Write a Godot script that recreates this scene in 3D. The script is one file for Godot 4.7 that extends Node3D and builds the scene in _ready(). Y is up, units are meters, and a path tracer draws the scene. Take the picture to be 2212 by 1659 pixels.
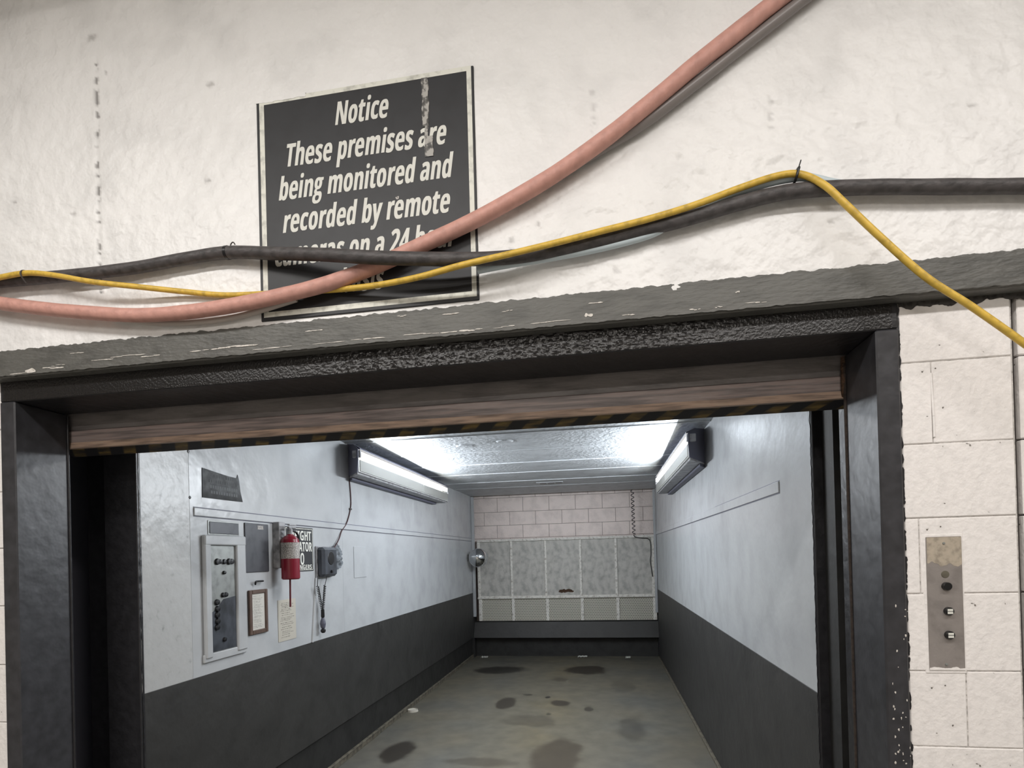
extends Node3D
# A car-lift entrance in a parking garage: white plastered beam with notice board and cables,
# black steel door frame, and the lit lift car behind it.  y up, metres; camera at x = z = 0.

const FRAME_W := 2212.0
const FRAME_H := 1659.0
const FOCAL := 1252.268          # pixels
const EYE := 1.54

const BEAM_Z := -1.655           # front of the plastered beam
const WALL_Z := -1.704           # front of the block piers and of the door frame
const REVEAL_Z := -1.897         # back of the door frame
const CAR_L := -1.964            # inner faces of the lift car
const CAR_R := 0.78
const CAR_H := 2.4576
const CAR_END := -8.66

var M := {}                      # materials


# ---------------------------------------------------------------- mesh building
class MB:
	var v := PackedVector3Array()
	var n := PackedVector3Array()
	var t := PackedVector2Array()
	var c := PackedColorArray()
	var tint := Color.WHITE

	func tri(p0: Vector3, p1: Vector3, p2: Vector3, n0: Vector3, n1: Vector3, n2: Vector3, t0 := Vector2.ZERO, t1 := Vector2.ZERO, t2 := Vector2.ZERO) -> void:
		var flip := (p1 - p0).cross(p2 - p0).dot(n0 + n1 + n2) > 0.0   # clockwise seen from the front
		v.append(p0)
		n.append(n0)
		t.append(t0)
		if flip:
			v.append(p2)
			v.append(p1)
			n.append(n2)
			n.append(n1)
			t.append(t2)
			t.append(t1)
		else:
			v.append(p1)
			v.append(p2)
			n.append(n1)
			n.append(n2)
			t.append(t1)
			t.append(t2)
		for i in 3:
			c.append(tint)

	func flat_tri(a: Vector3, b: Vector3, d: Vector3, out: Vector3) -> void:
		var nn := (b - a).cross(d - a).normalized()
		if nn.dot(out) < 0.0:
			nn = -nn
		tri(a, b, d, nn, nn, nn)

	func quad(a: Vector3, b: Vector3, d: Vector3, e: Vector3, out: Vector3) -> void:
		var nn := (d - a).cross(e - b).normalized()
		if nn.dot(out) < 0.0:
			nn = -nn
		tri(a, b, d, nn, nn, nn, Vector2(0, 1), Vector2(1, 1), Vector2(1, 0))
		tri(a, d, e, nn, nn, nn, Vector2(0, 1), Vector2(1, 0), Vector2(0, 0))

	func box(lo: Vector3, hi: Vector3, bevel := 0.0) -> MB:
		var mid := (lo + hi) / 2.0
		var h := (hi - lo) / 2.0
		var b := minf(bevel, minf(h.x, minf(h.y, h.z)) * 0.9)
		var p := func(axis: int, s: Vector3) -> Vector3:
			var q := Vector3(h.x - b, h.y - b, h.z - b)
			q[axis] = h[axis]
			return mid + q * s
		for a in 3:
			var u := (a + 1) % 3
			var w := (a + 2) % 3
			for s in [-1.0, 1.0]:
				var k := []
				for uv in [[-1.0, -1.0], [1.0, -1.0], [1.0, 1.0], [-1.0, 1.0]]:
					var sg := Vector3.ZERO
					sg[a] = s
					sg[u] = uv[0]
					sg[w] = uv[1]
					k.append(p.call(a, sg))
				var o := Vector3.ZERO
				o[a] = s
				quad(k[0], k[1], k[2], k[3], o)
				if b > 0.0:
					for s2 in [-1.0, 1.0]:          # the edge between axes a and u
						var s0 := Vector3.ZERO
						s0[a] = s
						s0[u] = s2
						var s1 := s0
						s0[w] = -1.0
						s1[w] = 1.0
						quad(p.call(a, s0), p.call(a, s1), p.call(u, s1), p.call(u, s0), (s0 + s1).normalized())
		if b > 0.0:
			for sx in [-1.0, 1.0]:
				for sy in [-1.0, 1.0]:
					for sz in [-1.0, 1.0]:
						var s := Vector3(sx, sy, sz)
						flat_tri(p.call(0, s), p.call(1, s), p.call(2, s), s)
		return self

	func prism(poly: PackedVector2Array, origin: Vector3, ux: Vector3, uy: Vector3, depth: Vector3) -> MB:
		var ids := Geometry2D.triangulate_polygon(poly)
		var at := func(q: Vector2) -> Vector3: return origin + ux * q.x + uy * q.y
		for i in range(0, ids.size(), 3):
			var a: Vector3 = at.call(poly[ids[i]])
			var b: Vector3 = at.call(poly[ids[i + 1]])
			var d: Vector3 = at.call(poly[ids[i + 2]])
			flat_tri(a, b, d, -depth)
			flat_tri(a + depth, b + depth, d + depth, depth)
		var area := 0.0
		for i in poly.size():
			area += poly[i].cross(poly[(i + 1) % poly.size()])
		for i in poly.size():
			var q0 := poly[i]
			var q1 := poly[(i + 1) % poly.size()]
			var e := q1 - q0
			var o2 := Vector2(e.y, -e.x) * signf(area)
			var a: Vector3 = at.call(q0)
			var b: Vector3 = at.call(q1)
			quad(a, b, b + depth, a + depth, ux * o2.x + uy * o2.y)
		return self

	func tube(path: Array, r: float, seg := 14, caps := true, r_noise := 0.0) -> MB:
		var up := Vector3.UP
		var rings := []
		var norms := []
		var nz := FastNoiseLite.new()
		nz.seed = 11
		nz.frequency = 6.0
		var side := Vector3.ZERO
		for i in path.size():
			var d: Vector3 = (path[mini(i + 1, path.size() - 1)] - path[maxi(i - 1, 0)]).normalized()
			if side == Vector3.ZERO:
				side = d.cross(up if absf(d.dot(up)) < 0.9 else Vector3.RIGHT).normalized()
			else:
				side = (side - d * side.dot(d)).normalized()
			var o := d.cross(side)
			var ring := []
			var nr := []
			for k in seg:
				var a := TAU * k / seg
				var dir := side * cos(a) + o * sin(a)
				var rr := r
				if r_noise > 0.0:
					rr += r_noise * nz.get_noise_3dv(path[i] + dir * r)
				ring.append(path[i] + dir * rr)
				nr.append(dir)
			rings.append(ring)
			norms.append(nr)
		for i in path.size() - 1:
			for k in seg:
				var k2 := (k + 1) % seg
				tri(rings[i][k], rings[i][k2], rings[i + 1][k2], norms[i][k], norms[i][k2], norms[i + 1][k2])
				tri(rings[i][k], rings[i + 1][k2], rings[i + 1][k], norms[i][k], norms[i + 1][k2], norms[i + 1][k])
		if caps:
			for e in [0, path.size() - 1]:
				var o: Vector3 = (path[0] - path[1]) if e == 0 else (path[e] - path[e - 1])
				for k in seg:
					flat_tri(path[e], rings[e][k], rings[e][(k + 1) % seg], o)
		return self

	func lathe(prof: Array, origin: Vector3, axis: Vector3, seg := 28) -> MB:   # prof: Vector2(radius, height) along the axis
		var s := axis.cross(Vector3.UP if absf(axis.dot(Vector3.UP)) < 0.9 else Vector3.RIGHT).normalized()
		var o := axis.cross(s)
		for i in prof.size() - 1:
			var q0: Vector2 = prof[i]
			var q1: Vector2 = prof[i + 1]
			if q0.is_equal_approx(q1):
				continue
			var e := q1 - q0
			for k in seg:
				var pts := []
				var ns := []
				for kk in [k, k + 1]:
					var a = TAU * kk / seg
					var dir := s * cos(a) + o * sin(a)
					for q in [q0, q1]:
						pts.append(origin + dir * q.x + axis * q.y)
					ns.append((dir * e.y - axis * e.x).normalized())
				if q0.x > 0.0:
					tri(pts[0], pts[2], pts[3], ns[0], ns[1], ns[1])
				if q1.x > 0.0:
					tri(pts[0], pts[3], pts[1], ns[0], ns[1], ns[0])
		return self

	func mesh(origin := Vector3.ZERO) -> ArrayMesh:
		var a := []
		a.resize(Mesh.ARRAY_MAX)
		var w := v
		if origin != Vector3.ZERO:
			w = PackedVector3Array()
			w.resize(v.size())
			for i in v.size():
				w[i] = v[i] - origin
		a[Mesh.ARRAY_VERTEX] = w
		a[Mesh.ARRAY_NORMAL] = n
		a[Mesh.ARRAY_TEX_UV] = t
		a[Mesh.ARRAY_COLOR] = c
		var m := ArrayMesh.new()
		m.add_surface_from_arrays(Mesh.PRIMITIVE_TRIANGLES, a)
		return m


var base_of := {}                # where each thing's base stands


func thing(called: String, label: String, category: String, at: Vector3, group := "") -> Node3D:
	var o := Node3D.new()
	o.name = called
	add_child(o, true)
	o.position = at
	base_of[o] = at
	o.set_meta("label", label)
	o.set_meta("category", category)
	if group:
		o.set_meta("group", group)
	return o


func structure(called: String, label := "") -> Node3D:
	var o := Node3D.new()
	o.name = called
	add_child(o, true)
	base_of[o] = Vector3.ZERO
	o.set_meta("kind", "structure")
	if label:
		o.set_meta("label", label)
		o.set_meta("category", "wall" if called.begins_with("wall") else called.get_slice("_", 0))
	return o


func part(called: String, parent: Node3D, mb: MB, mat: Material, label := "") -> MeshInstance3D:
	var o := MeshInstance3D.new()
	o.name = called
	o.mesh = mb.mesh(base_of.get(parent, Vector3.ZERO))
	o.material_override = mat
	parent.add_child(o, true)
	base_of[o] = base_of.get(parent, Vector3.ZERO)
	if label:
		o.set_meta("label", label)
	return o


func bx(x0: float, y0: float, z0: float, x1: float, y1: float, z1: float, bevel := 0.0) -> MB:
	return MB.new().box(Vector3(minf(x0, x1), minf(y0, y1), minf(z0, z1)), Vector3(maxf(x0, x1), maxf(y0, y1), maxf(z0, z1)), bevel)


func smooth_path(pts: Array, step := 6) -> Array:
	var out := []
	for i in pts.size() - 1:
		var p0: Vector3 = pts[maxi(i - 1, 0)]
		var p3: Vector3 = pts[mini(i + 2, pts.size() - 1)]
		for k in step:
			out.append(pts[i].cubic_interpolate(pts[i + 1], p0, p3, float(k) / step))
	out.append(pts[-1])
	return out


func coil(a: Vector3, b: Vector3, r: float, pitch: float, wire: float, seg := 6) -> MB:
	var d := (b - a).normalized()
	var s := d.cross(Vector3.RIGHT if absf(d.x) < 0.9 else Vector3.UP).normalized()
	var o := d.cross(s)
	var turns := a.distance_to(b) / pitch
	var count := int(turns * 10)
	var path := []
	for i in count + 1:
		var f := float(i) / count
		var ang := TAU * turns * f
		path.append(a.lerp(b, f) + (s * cos(ang) + o * sin(ang)) * r)
	return MB.new().tube(path, wire, seg)


# ---------------------------------------------------------------- materials
func noise_tex(seed_: int, freq: float, colors: Array, size := 512, kind := FastNoiseLite.TYPE_SIMPLEX_SMOOTH, octaves := 4) -> NoiseTexture2D:
	var f := FastNoiseLite.new()
	f.seed = seed_
	f.frequency = freq
	f.noise_type = kind
	f.fractal_octaves = octaves
	if octaves == 1:
		f.fractal_type = FastNoiseLite.FRACTAL_NONE
	var x := NoiseTexture2D.new()
	x.width = size
	x.height = size
	x.seamless = true
	x.noise = f
	if colors:
		var g := Gradient.new()
		g.offsets = PackedFloat32Array(colors.map(func(k): return k[0]))
		g.colors = PackedColorArray(colors.map(func(k): return k[1]))
		x.color_ramp = g
	return x


func bump_tex(seed_: int, freq: float, strength: float, size := 512, octaves := 4) -> NoiseTexture2D:
	var x := noise_tex(seed_, freq, [], size, FastNoiseLite.TYPE_SIMPLEX_SMOOTH, octaves)
	x.as_normal_map = true
	x.bump_strength = strength
	return x


func grey(k: float, warm := 0.0) -> Color:
	return Color(k + warm, k, k - warm)


func mat(color: Color, rough := 0.6, metal := 0.0) -> StandardMaterial3D:
	var m := StandardMaterial3D.new()
	m.albedo_color = color
	m.roughness = rough
	m.metallic = metal
	return m


func textured(color: Color, rough: float, metal: float, tex: Texture2D, tile: Vector3, normal: Texture2D = null, normal_scale := 1.0) -> StandardMaterial3D:
	var m := mat(color, rough, metal)
	m.uv1_triplanar = true
	m.uv1_world_triplanar = true
	m.uv1_scale = Vector3(1.0 / tile.x, 1.0 / tile.y, 1.0 / tile.z)
	m.albedo_texture = tex
	if normal:
		m.normal_enabled = true
		m.normal_texture = normal
		m.normal_scale = normal_scale
	return m


func tile(k: float) -> Vector3:
	return Vector3(k, k, k)


func make_materials() -> void:
	var W := Color.WHITE
	M.plaster = textured(Color(0.93, 0.926, 0.92), 0.42, 0.0, noise_tex(3, 0.006, [[0.0, grey(0.93)], [0.45, grey(0.985)], [1.0, W]]), tile(1.1), bump_tex(5, 0.03, 5.0), 0.55)
	M.plaster.vertex_color_use_as_albedo = true
	M.plaster_plain = textured(Color(0.93, 0.926, 0.92), 0.5, 0.0, noise_tex(3, 0.006, [[0.0, grey(0.93)], [0.45, grey(0.985)], [1.0, W]]), tile(1.1), bump_tex(5, 0.03, 5.0), 0.5)
	# painted concrete block: pits and a few dark chips where the paint has come off
	M.block = textured(Color(0.93, 0.915, 0.905), 0.55, 0.0, noise_tex(21, 0.022, [[0.0, grey(0.3, 0.02)], [0.05, grey(0.45, 0.02)], [0.075, grey(0.96)], [0.6, W], [1.0, W]], 512), tile(0.42), bump_tex(22, 0.05, 6.0), 0.22)
	M.block_far = textured(Color(0.97, 0.915, 0.89), 0.7, 0.0, noise_tex(23, 0.008, [[0.0, grey(0.93)], [0.6, W], [1.0, W]]), tile(0.9), bump_tex(22, 0.05, 6.0), 0.35)
	M.mortar = textured(Color(0.8, 0.785, 0.77), 0.75, 0.0, noise_tex(24, 0.03, [[0.0, grey(0.75)], [0.5, W], [1.0, W]], 256), tile(0.3), bump_tex(24, 0.06, 6.0, 256), 0.8)
	M.mortar_far = mat(Color(0.60, 0.54, 0.51), 0.85)
	M.grey_paint = textured(Color(0.37, 0.368, 0.352), 0.5, 0.0, noise_tex(31, 0.01, [[0.0, grey(0.82)], [0.5, grey(0.97)], [1.0, W]]), Vector3(0.9, 0.25, 0.5), bump_tex(32, 0.04, 4.0), 0.45)
	M.grey_dirty = textured(Color(0.28, 0.27, 0.26), 0.8, 0.0, noise_tex(33, 0.04, [[0.0, grey(0.5)], [0.5, grey(0.95)], [1.0, W]], 256), tile(0.2))
	M.chip = textured(Color(0.86, 0.84, 0.81), 0.6, 0.0, noise_tex(34, 0.05, [[0.0, grey(0.6, 0.02)], [0.4, grey(0.95)], [1.0, W]], 256), tile(0.15))
	var flecks := noise_tex(41, 0.03, [[0.0, grey(0.75)], [0.5, grey(0.9)], [0.845, W], [0.885, Color(2.6, 2.5, 2.4)], [1.0, Color(3.0, 2.9, 2.8)]])
	M.black_steel = textured(Color(0.155, 0.152, 0.165), 0.4, 0.0, flecks, tile(0.8), bump_tex(42, 0.02, 4.0), 0.35)
	M.black_steel_gloss = textured(Color(0.225, 0.225, 0.24), 0.42, 0.0, flecks, tile(0.9), bump_tex(43, 0.015, 3.0), 0.3)
	M.black_crust = textured(Color(0.105, 0.098, 0.098), 0.3, 0.0, noise_tex(44, 0.05, [[0.0, grey(0.6)], [0.5, W], [1.0, W]]), tile(0.2), bump_tex(44, 0.04, 8.0), 0.3)
	M.shaft_dark = mat(Color(0.42, 0.42, 0.46), 0.8)
	M.brown_steel = textured(Color(0.60, 0.55, 0.54), 0.45, 0.0, noise_tex(51, 0.012, [[0.0, grey(0.62)], [0.5, grey(0.9)], [0.85, Color(1.15, 1.08, 1.05)], [1.0, Color(1.5, 1.4, 1.3)]]), Vector3(2.2, 0.11, 0.4), bump_tex(52, 0.03, 4.0), 0.35)
	M.brown_plain = textured(Color(0.52, 0.50, 0.495), 0.42, 0.0, noise_tex(53, 0.012, [[0.0, grey(0.8)], [0.6, W], [1.0, W]]), Vector3(1.6, 0.3, 0.4), bump_tex(52, 0.03, 4.0), 0.3)
	M.rust_lip = textured(Color(0.76, 0.68, 0.63), 0.55, 0.0, noise_tex(54, 0.014, [[0.0, grey(0.55)], [0.45, grey(0.85, 0.03)], [1.0, Color(1.1, 1.05, 1.0)]]), Vector3(1.4, 0.12, 0.3), bump_tex(52, 0.04, 4.0), 0.4)
	M.rust_dark = textured(Color(0.23, 0.195, 0.175), 0.85, 0.0, noise_tex(55, 0.04, [[0.0, grey(0.5)], [0.5, grey(0.85, 0.03)], [1.0, W]], 256), tile(0.16))
	M.rust = textured(Color(0.36, 0.27, 0.20), 0.85, 0.0, noise_tex(55, 0.04, [[0.0, grey(0.4)], [0.5, grey(0.8, 0.04)], [1.0, W]], 256), tile(0.16), bump_tex(55, 0.06, 8.0, 256), 0.8)
	M.hazard = mat(Color(0.95, 0.93, 0.9), 0.6)
	M.hazard.albedo_texture = hazard_print()
	# lift car
	M.car_white = textured(Color(0.715, 0.725, 0.735), 0.27, 0.0, noise_tex(61, 0.006, [[0.0, grey(0.93)], [0.5, grey(0.98)], [1.0, W]]), tile(1.3), bump_tex(62, 0.012, 3.0), 0.3)
	M.car_scuffed = textured(Color(0.715, 0.72, 0.72), 0.32, 0.0, noise_tex(63, 0.02, [[0.0, grey(0.75)], [0.1, grey(0.9)], [0.3, grey(0.98)], [1.0, W]]), Vector3(0.5, 0.6, 0.5), bump_tex(62, 0.012, 3.0), 0.4)
	M.wainscot = textured(Color(0.195, 0.192, 0.187), 0.55, 0.0, noise_tex(64, 0.008, [[0.0, grey(0.82)], [0.5, grey(0.95)], [1.0, W]]), tile(1.4), bump_tex(65, 0.02, 3.0), 0.3)
	M.kick_dark = textured(Color(0.135, 0.133, 0.128), 0.65, 0.0, noise_tex(66, 0.01, [[0.0, grey(0.7)], [0.6, W], [1.0, W]]), tile(1.1), bump_tex(65, 0.02, 3.0), 0.3)
	M.car_ceiling = textured(Color(0.72, 0.735, 0.75), 0.46, 0.08, noise_tex(67, 0.01, [[0.0, grey(0.86)], [0.5, grey(0.96)], [1.0, W]]), tile(1.2), bump_tex(68, 0.045, 4.0), 0.5)
	M.car_floor = mat(Color.WHITE, 1.0)
	var fl := floor_print()
	M.car_floor.albedo_texture = fl[0]
	M.car_floor.roughness_texture = fl[1]
	M.car_floor.roughness_texture_channel = BaseMaterial3D.TEXTURE_CHANNEL_RED
	M.curb = textured(Color(0.44, 0.415, 0.36), 0.7, 0.0, noise_tex(71, 0.02, [[0.0, grey(0.45)], [0.5, grey(0.85)], [1.0, W]], 256), tile(0.5))
	M.gate_frame = textured(Color(0.94, 0.925, 0.895), 0.6, 0.0, noise_tex(72, 0.02, [[0.0, grey(0.55, 0.04)], [0.35, grey(0.9)], [1.0, W]]), tile(0.5), bump_tex(72, 0.05, 4.0), 0.4)
	M.gate_sheet = textured(Color(0.755, 0.745, 0.72), 0.55, 0.0, noise_tex(73, 0.008, [[0.0, grey(0.8)], [0.35, grey(0.92)], [0.65, grey(0.99)], [1.0, Color(1.1, 1.1, 1.08)]]), Vector3(0.5, 0.6, 0.5), bump_tex(74, 0.05, 3.0), 0.5)
	M.gate_mesh = mat(Color(0.80, 0.785, 0.73), 0.6)
	M.gate_mesh.albedo_texture = perforated_print()
	M.gate_mesh.uv1_triplanar = true
	M.gate_mesh.uv1_world_triplanar = true
	M.gate_mesh.uv1_scale = tile(1.0 / 0.2)
	# fixtures and signs
	M.steel = textured(Color(0.60, 0.575, 0.56), 0.42, 0.25, noise_tex(81, 0.008, [[0.0, grey(0.85)], [0.5, grey(0.96)], [1.0, W]]), Vector3(0.3, 0.3, 0.3), bump_tex(82, 0.05, 2.0), 0.3)
	M.warm_sheen = textured(Color(0.745, 0.70, 0.635), 0.42, 0.15, noise_tex(83, 0.012, [[0.0, grey(0.78)], [0.5, grey(0.95)], [1.0, W]], 256), tile(0.08))  # warm reflection on the call panel's upper end, put into colour
	M.car_steel = textured(Color(0.60, 0.61, 0.60), 0.4, 0.5, noise_tex(84, 0.012, [[0.0, grey(0.8)], [0.5, grey(0.95)], [1.0, W]]), tile(0.5))
	M.black_plastic = mat(Color(0.075, 0.075, 0.085), 0.35)
	M.dark_plate = textured(Color(0.285, 0.29, 0.31), 0.4, 0.2, noise_tex(85, 0.015, [[0.0, grey(0.75)], [0.5, grey(0.95)], [1.0, W]], 256), tile(0.4))
	M.dark_film = textured(Color(0.27, 0.285, 0.315), 0.4, 0.1, noise_tex(86, 0.012, [[0.0, grey(0.55)], [0.5, grey(0.92)], [1.0, Color(1.2, 1.2, 1.22)]], 256), Vector3(0.3, 0.5, 0.3))
	M.sign_black = textured(Color(0.138, 0.142, 0.155), 0.5, 0.0, noise_tex(87, 0.012, [[0.0, grey(0.85)], [0.6, W], [1.0, Color(1.12, 1.12, 1.12)]]), tile(0.5))
	M.sign_white = textured(Color(0.86, 0.86, 0.82), 0.5, 0.0, noise_tex(88, 0.02, [[0.0, grey(0.8)], [0.5, W], [1.0, W]], 256), tile(0.2))
	M.lettering = mat(Color(0.84, 0.84, 0.81), 0.55)
	M.white_enamel = mat(Color(0.86, 0.865, 0.86), 0.35)
	M.cover_paint = mat(Color(0.57, 0.57, 0.555), 0.5)
	M.fixture_dark = mat(Color(0.34, 0.345, 0.40), 0.55)
	M.fixture_grey = textured(Color(0.64, 0.64, 0.65), 0.5, 0.1, noise_tex(89, 0.02, [[0.0, grey(0.6)], [0.5, grey(0.92)], [1.0, W]], 256), tile(0.4))
	M.tube = mat(Color(0.9, 0.9, 0.86), 0.3)
	M.tube.emission_enabled = true
	M.tube.emission = Color(1.0, 0.985, 0.93)
	M.tube.emission_energy_multiplier = 3.4
	M.hall_tube = mat(Color(0.9, 0.9, 0.88), 0.3)
	M.hall_tube.emission_enabled = true
	M.hall_tube.emission = Color(1.0, 0.96, 0.92)
	M.hall_tube.emission_energy_multiplier = 3.0
	M.pink = textured(Color(0.80, 0.60, 0.55), 0.55, 0.0, noise_tex(91, 0.02, [[0.0, grey(0.88)], [0.5, grey(0.97)], [1.0, Color(1.03, 1.03, 1.03)]], 512), Vector3(0.4, 0.4, 0.4), bump_tex(92, 0.05, 3.0, 256), 0.4)
	M.black_cable = textured(Color(0.30, 0.285, 0.285), 0.55, 0.0, noise_tex(93, 0.02, [[0.0, grey(0.6)], [0.5, grey(0.9)], [1.0, Color(1.4, 1.36, 1.32)]], 512), Vector3(0.45, 0.2, 0.3), bump_tex(92, 0.05, 3.0, 256), 0.5)
	M.yellow = textured(Color(0.88, 0.73, 0.30), 0.45, 0.0, noise_tex(94, 0.03, [[0.0, grey(0.72)], [0.5, grey(0.95)], [1.0, W]], 256), tile(0.25))
	M.pale_cable = mat(Color(0.74, 0.79, 0.81), 0.4)
	M.grey_cable = mat(Color(0.50, 0.475, 0.465), 0.32)
	M.white_cable = mat(Color(0.72, 0.68, 0.65), 0.3)
	M.red = mat(Color(0.46, 0.085, 0.155), 0.25)
	M.red_dark = mat(Color(0.36, 0.09, 0.13), 0.4)
	M.splash = textured(Color(0.66, 0.65, 0.63), 0.5, 0.0, noise_tex(101, 0.018, [[0.0, grey(0.3)], [0.4, grey(0.6)], [0.55, W], [1.0, W]], 256), Vector3(0.1, 0.14, 0.1))
	M.label_paper = textured(Color(0.70, 0.68, 0.66), 0.4, 0.0, noise_tex(95, 0.06, [[0.0, grey(0.45)], [0.42, grey(0.62)], [0.5, W], [1.0, W]], 256), tile(0.12))
	M.paper = mat(Color(0.80, 0.79, 0.76), 0.8)
	M.paper.albedo_texture = paper_print(5, 0.62)
	M.paper_faded = mat(Color(0.73, 0.71, 0.665), 0.85)
	M.paper_faded.albedo_texture = paper_print(9, 0.55)
	M.sign_faded = mat(Color(0.38, 0.39, 0.40), 0.75)
	M.sign_faded.albedo_texture = faded_sign_print()
	M.wood = textured(Color(0.35, 0.275, 0.235), 0.5, 0.0, noise_tex(96, 0.02, [[0.0, grey(0.6)], [0.5, W], [1.0, W]], 256), Vector3(0.05, 0.4, 0.05))
	M.grey_cloth = textured(Color(0.50, 0.525, 0.55), 0.85, 0.0, noise_tex(97, 0.03, [[0.0, grey(0.6)], [0.5, grey(0.92)], [1.0, W]], 256), tile(0.18), bump_tex(97, 0.03, 6.0, 256), 0.8)
	M.mirror = mat(Color(0.86, 0.87, 0.88), 0.06, 1.0)
	M.hall_floor = textured(Color(0.62, 0.61, 0.59), 0.7, 0.0, noise_tex(98, 0.01, [[0.0, grey(0.75)], [0.5, grey(0.95)], [1.0, W]]), tile(1.6))
	M.hall_wall = mat(Color(0.80, 0.785, 0.76), 0.7)
	M.cord_red = mat(Color(0.24, 0.11, 0.12), 0.6)
	M.dirt = mat(Color(0.30, 0.28, 0.27), 0.9)


func hazard_print() -> ImageTexture:                     # worn black and dull yellow diagonal stripes
	var w := 1024
	var h := 32
	var im := Image.create(w, h, false, Image.FORMAT_RGB8)
	var nz := FastNoiseLite.new()
	nz.seed = 4
	nz.frequency = 0.02
	for y in h:
		for x in w:
			var s := fposmod((x + y * 0.55) / 40.0, 1.0)
			var k := smoothstep(0.44, 0.52, s) * (1.0 - smoothstep(0.94, 1.0, s))
			var worn := clampf(0.55 + 0.9 * nz.get_noise_2d(x, y * 3.0), 0.0, 1.0)
			im.set_pixel(x, y, Color(0.13, 0.13, 0.15).lerp(Color(0.52, 0.44, 0.25), k * worn))
	return ImageTexture.create_from_image(im)


func perforated_print() -> ImageTexture:                 # the close-set diamond holes of the lower gate sheets
	var im := Image.create(64, 64, false, Image.FORMAT_RGB8)
	for y in 64:
		for x in 64:
			var row := int(y / 8.0)
			var u := fposmod(x + (4 if row % 2 else 0), 8) - 3.5
			var w := fposmod(y, 8) - 3.5
			var d := absf(u) / 2.6 + absf(w) / 3.4
			im.set_pixel(x, y, grey(lerpf(0.3, 1.0, smoothstep(0.7, 1.2, d))))
	return ImageTexture.create_from_image(im)


func paper_print(seed_: int, ink: float) -> ImageTexture:   # rows of print too small to read
	var w := 96
	var h := 160
	var im := Image.create(w, h, false, Image.FORMAT_RGB8)
	im.fill(grey(0.97))
	var r := RandomNumberGenerator.new()
	r.seed = seed_
	var y := 12
	while y < h - 12:
		var x := 10 + r.randi_range(0, 10)
		var stop := w - 10 - r.randi_range(0, 26)
		while x < stop:
			var len := r.randi_range(3, 9)
			im.fill_rect(Rect2i(x, y, mini(len, stop - x), r.randi_range(2, 3)), grey(ink + r.randf() * 0.2))
			x += len + 2
		y += r.randi_range(6, 9)
	return ImageTexture.create_from_image(im)


func faded_sign_print() -> ImageTexture:
	var w := 192
	var h := 96
	var im := Image.create(w, h, false, Image.FORMAT_RGB8)
	var nz := FastNoiseLite.new()
	nz.seed = 8
	nz.frequency = 0.025
	for y in h:
		for x in w:
			var k := 0.86 + 0.3 * nz.get_noise_2d(x, y)
			k *= lerpf(1.0, 0.55, smoothstep(0.62, 1.0, y / float(h)))
			im.set_pixel(x, y, grey(k))
	var r := RandomNumberGenerator.new()
	r.seed = 6
	for row in 4:
		var x := 24 + r.randi_range(0, 14)
		while x < w - 34:
			var len := r.randi_range(5, 9)
			im.fill_rect(Rect2i(x, 16 + row * 18, len, 10), grey([0.62, 0.66, 1.15, 1.5][row] + r.randf() * 0.2))
			x += len + 4
	return ImageTexture.create_from_image(im)


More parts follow.
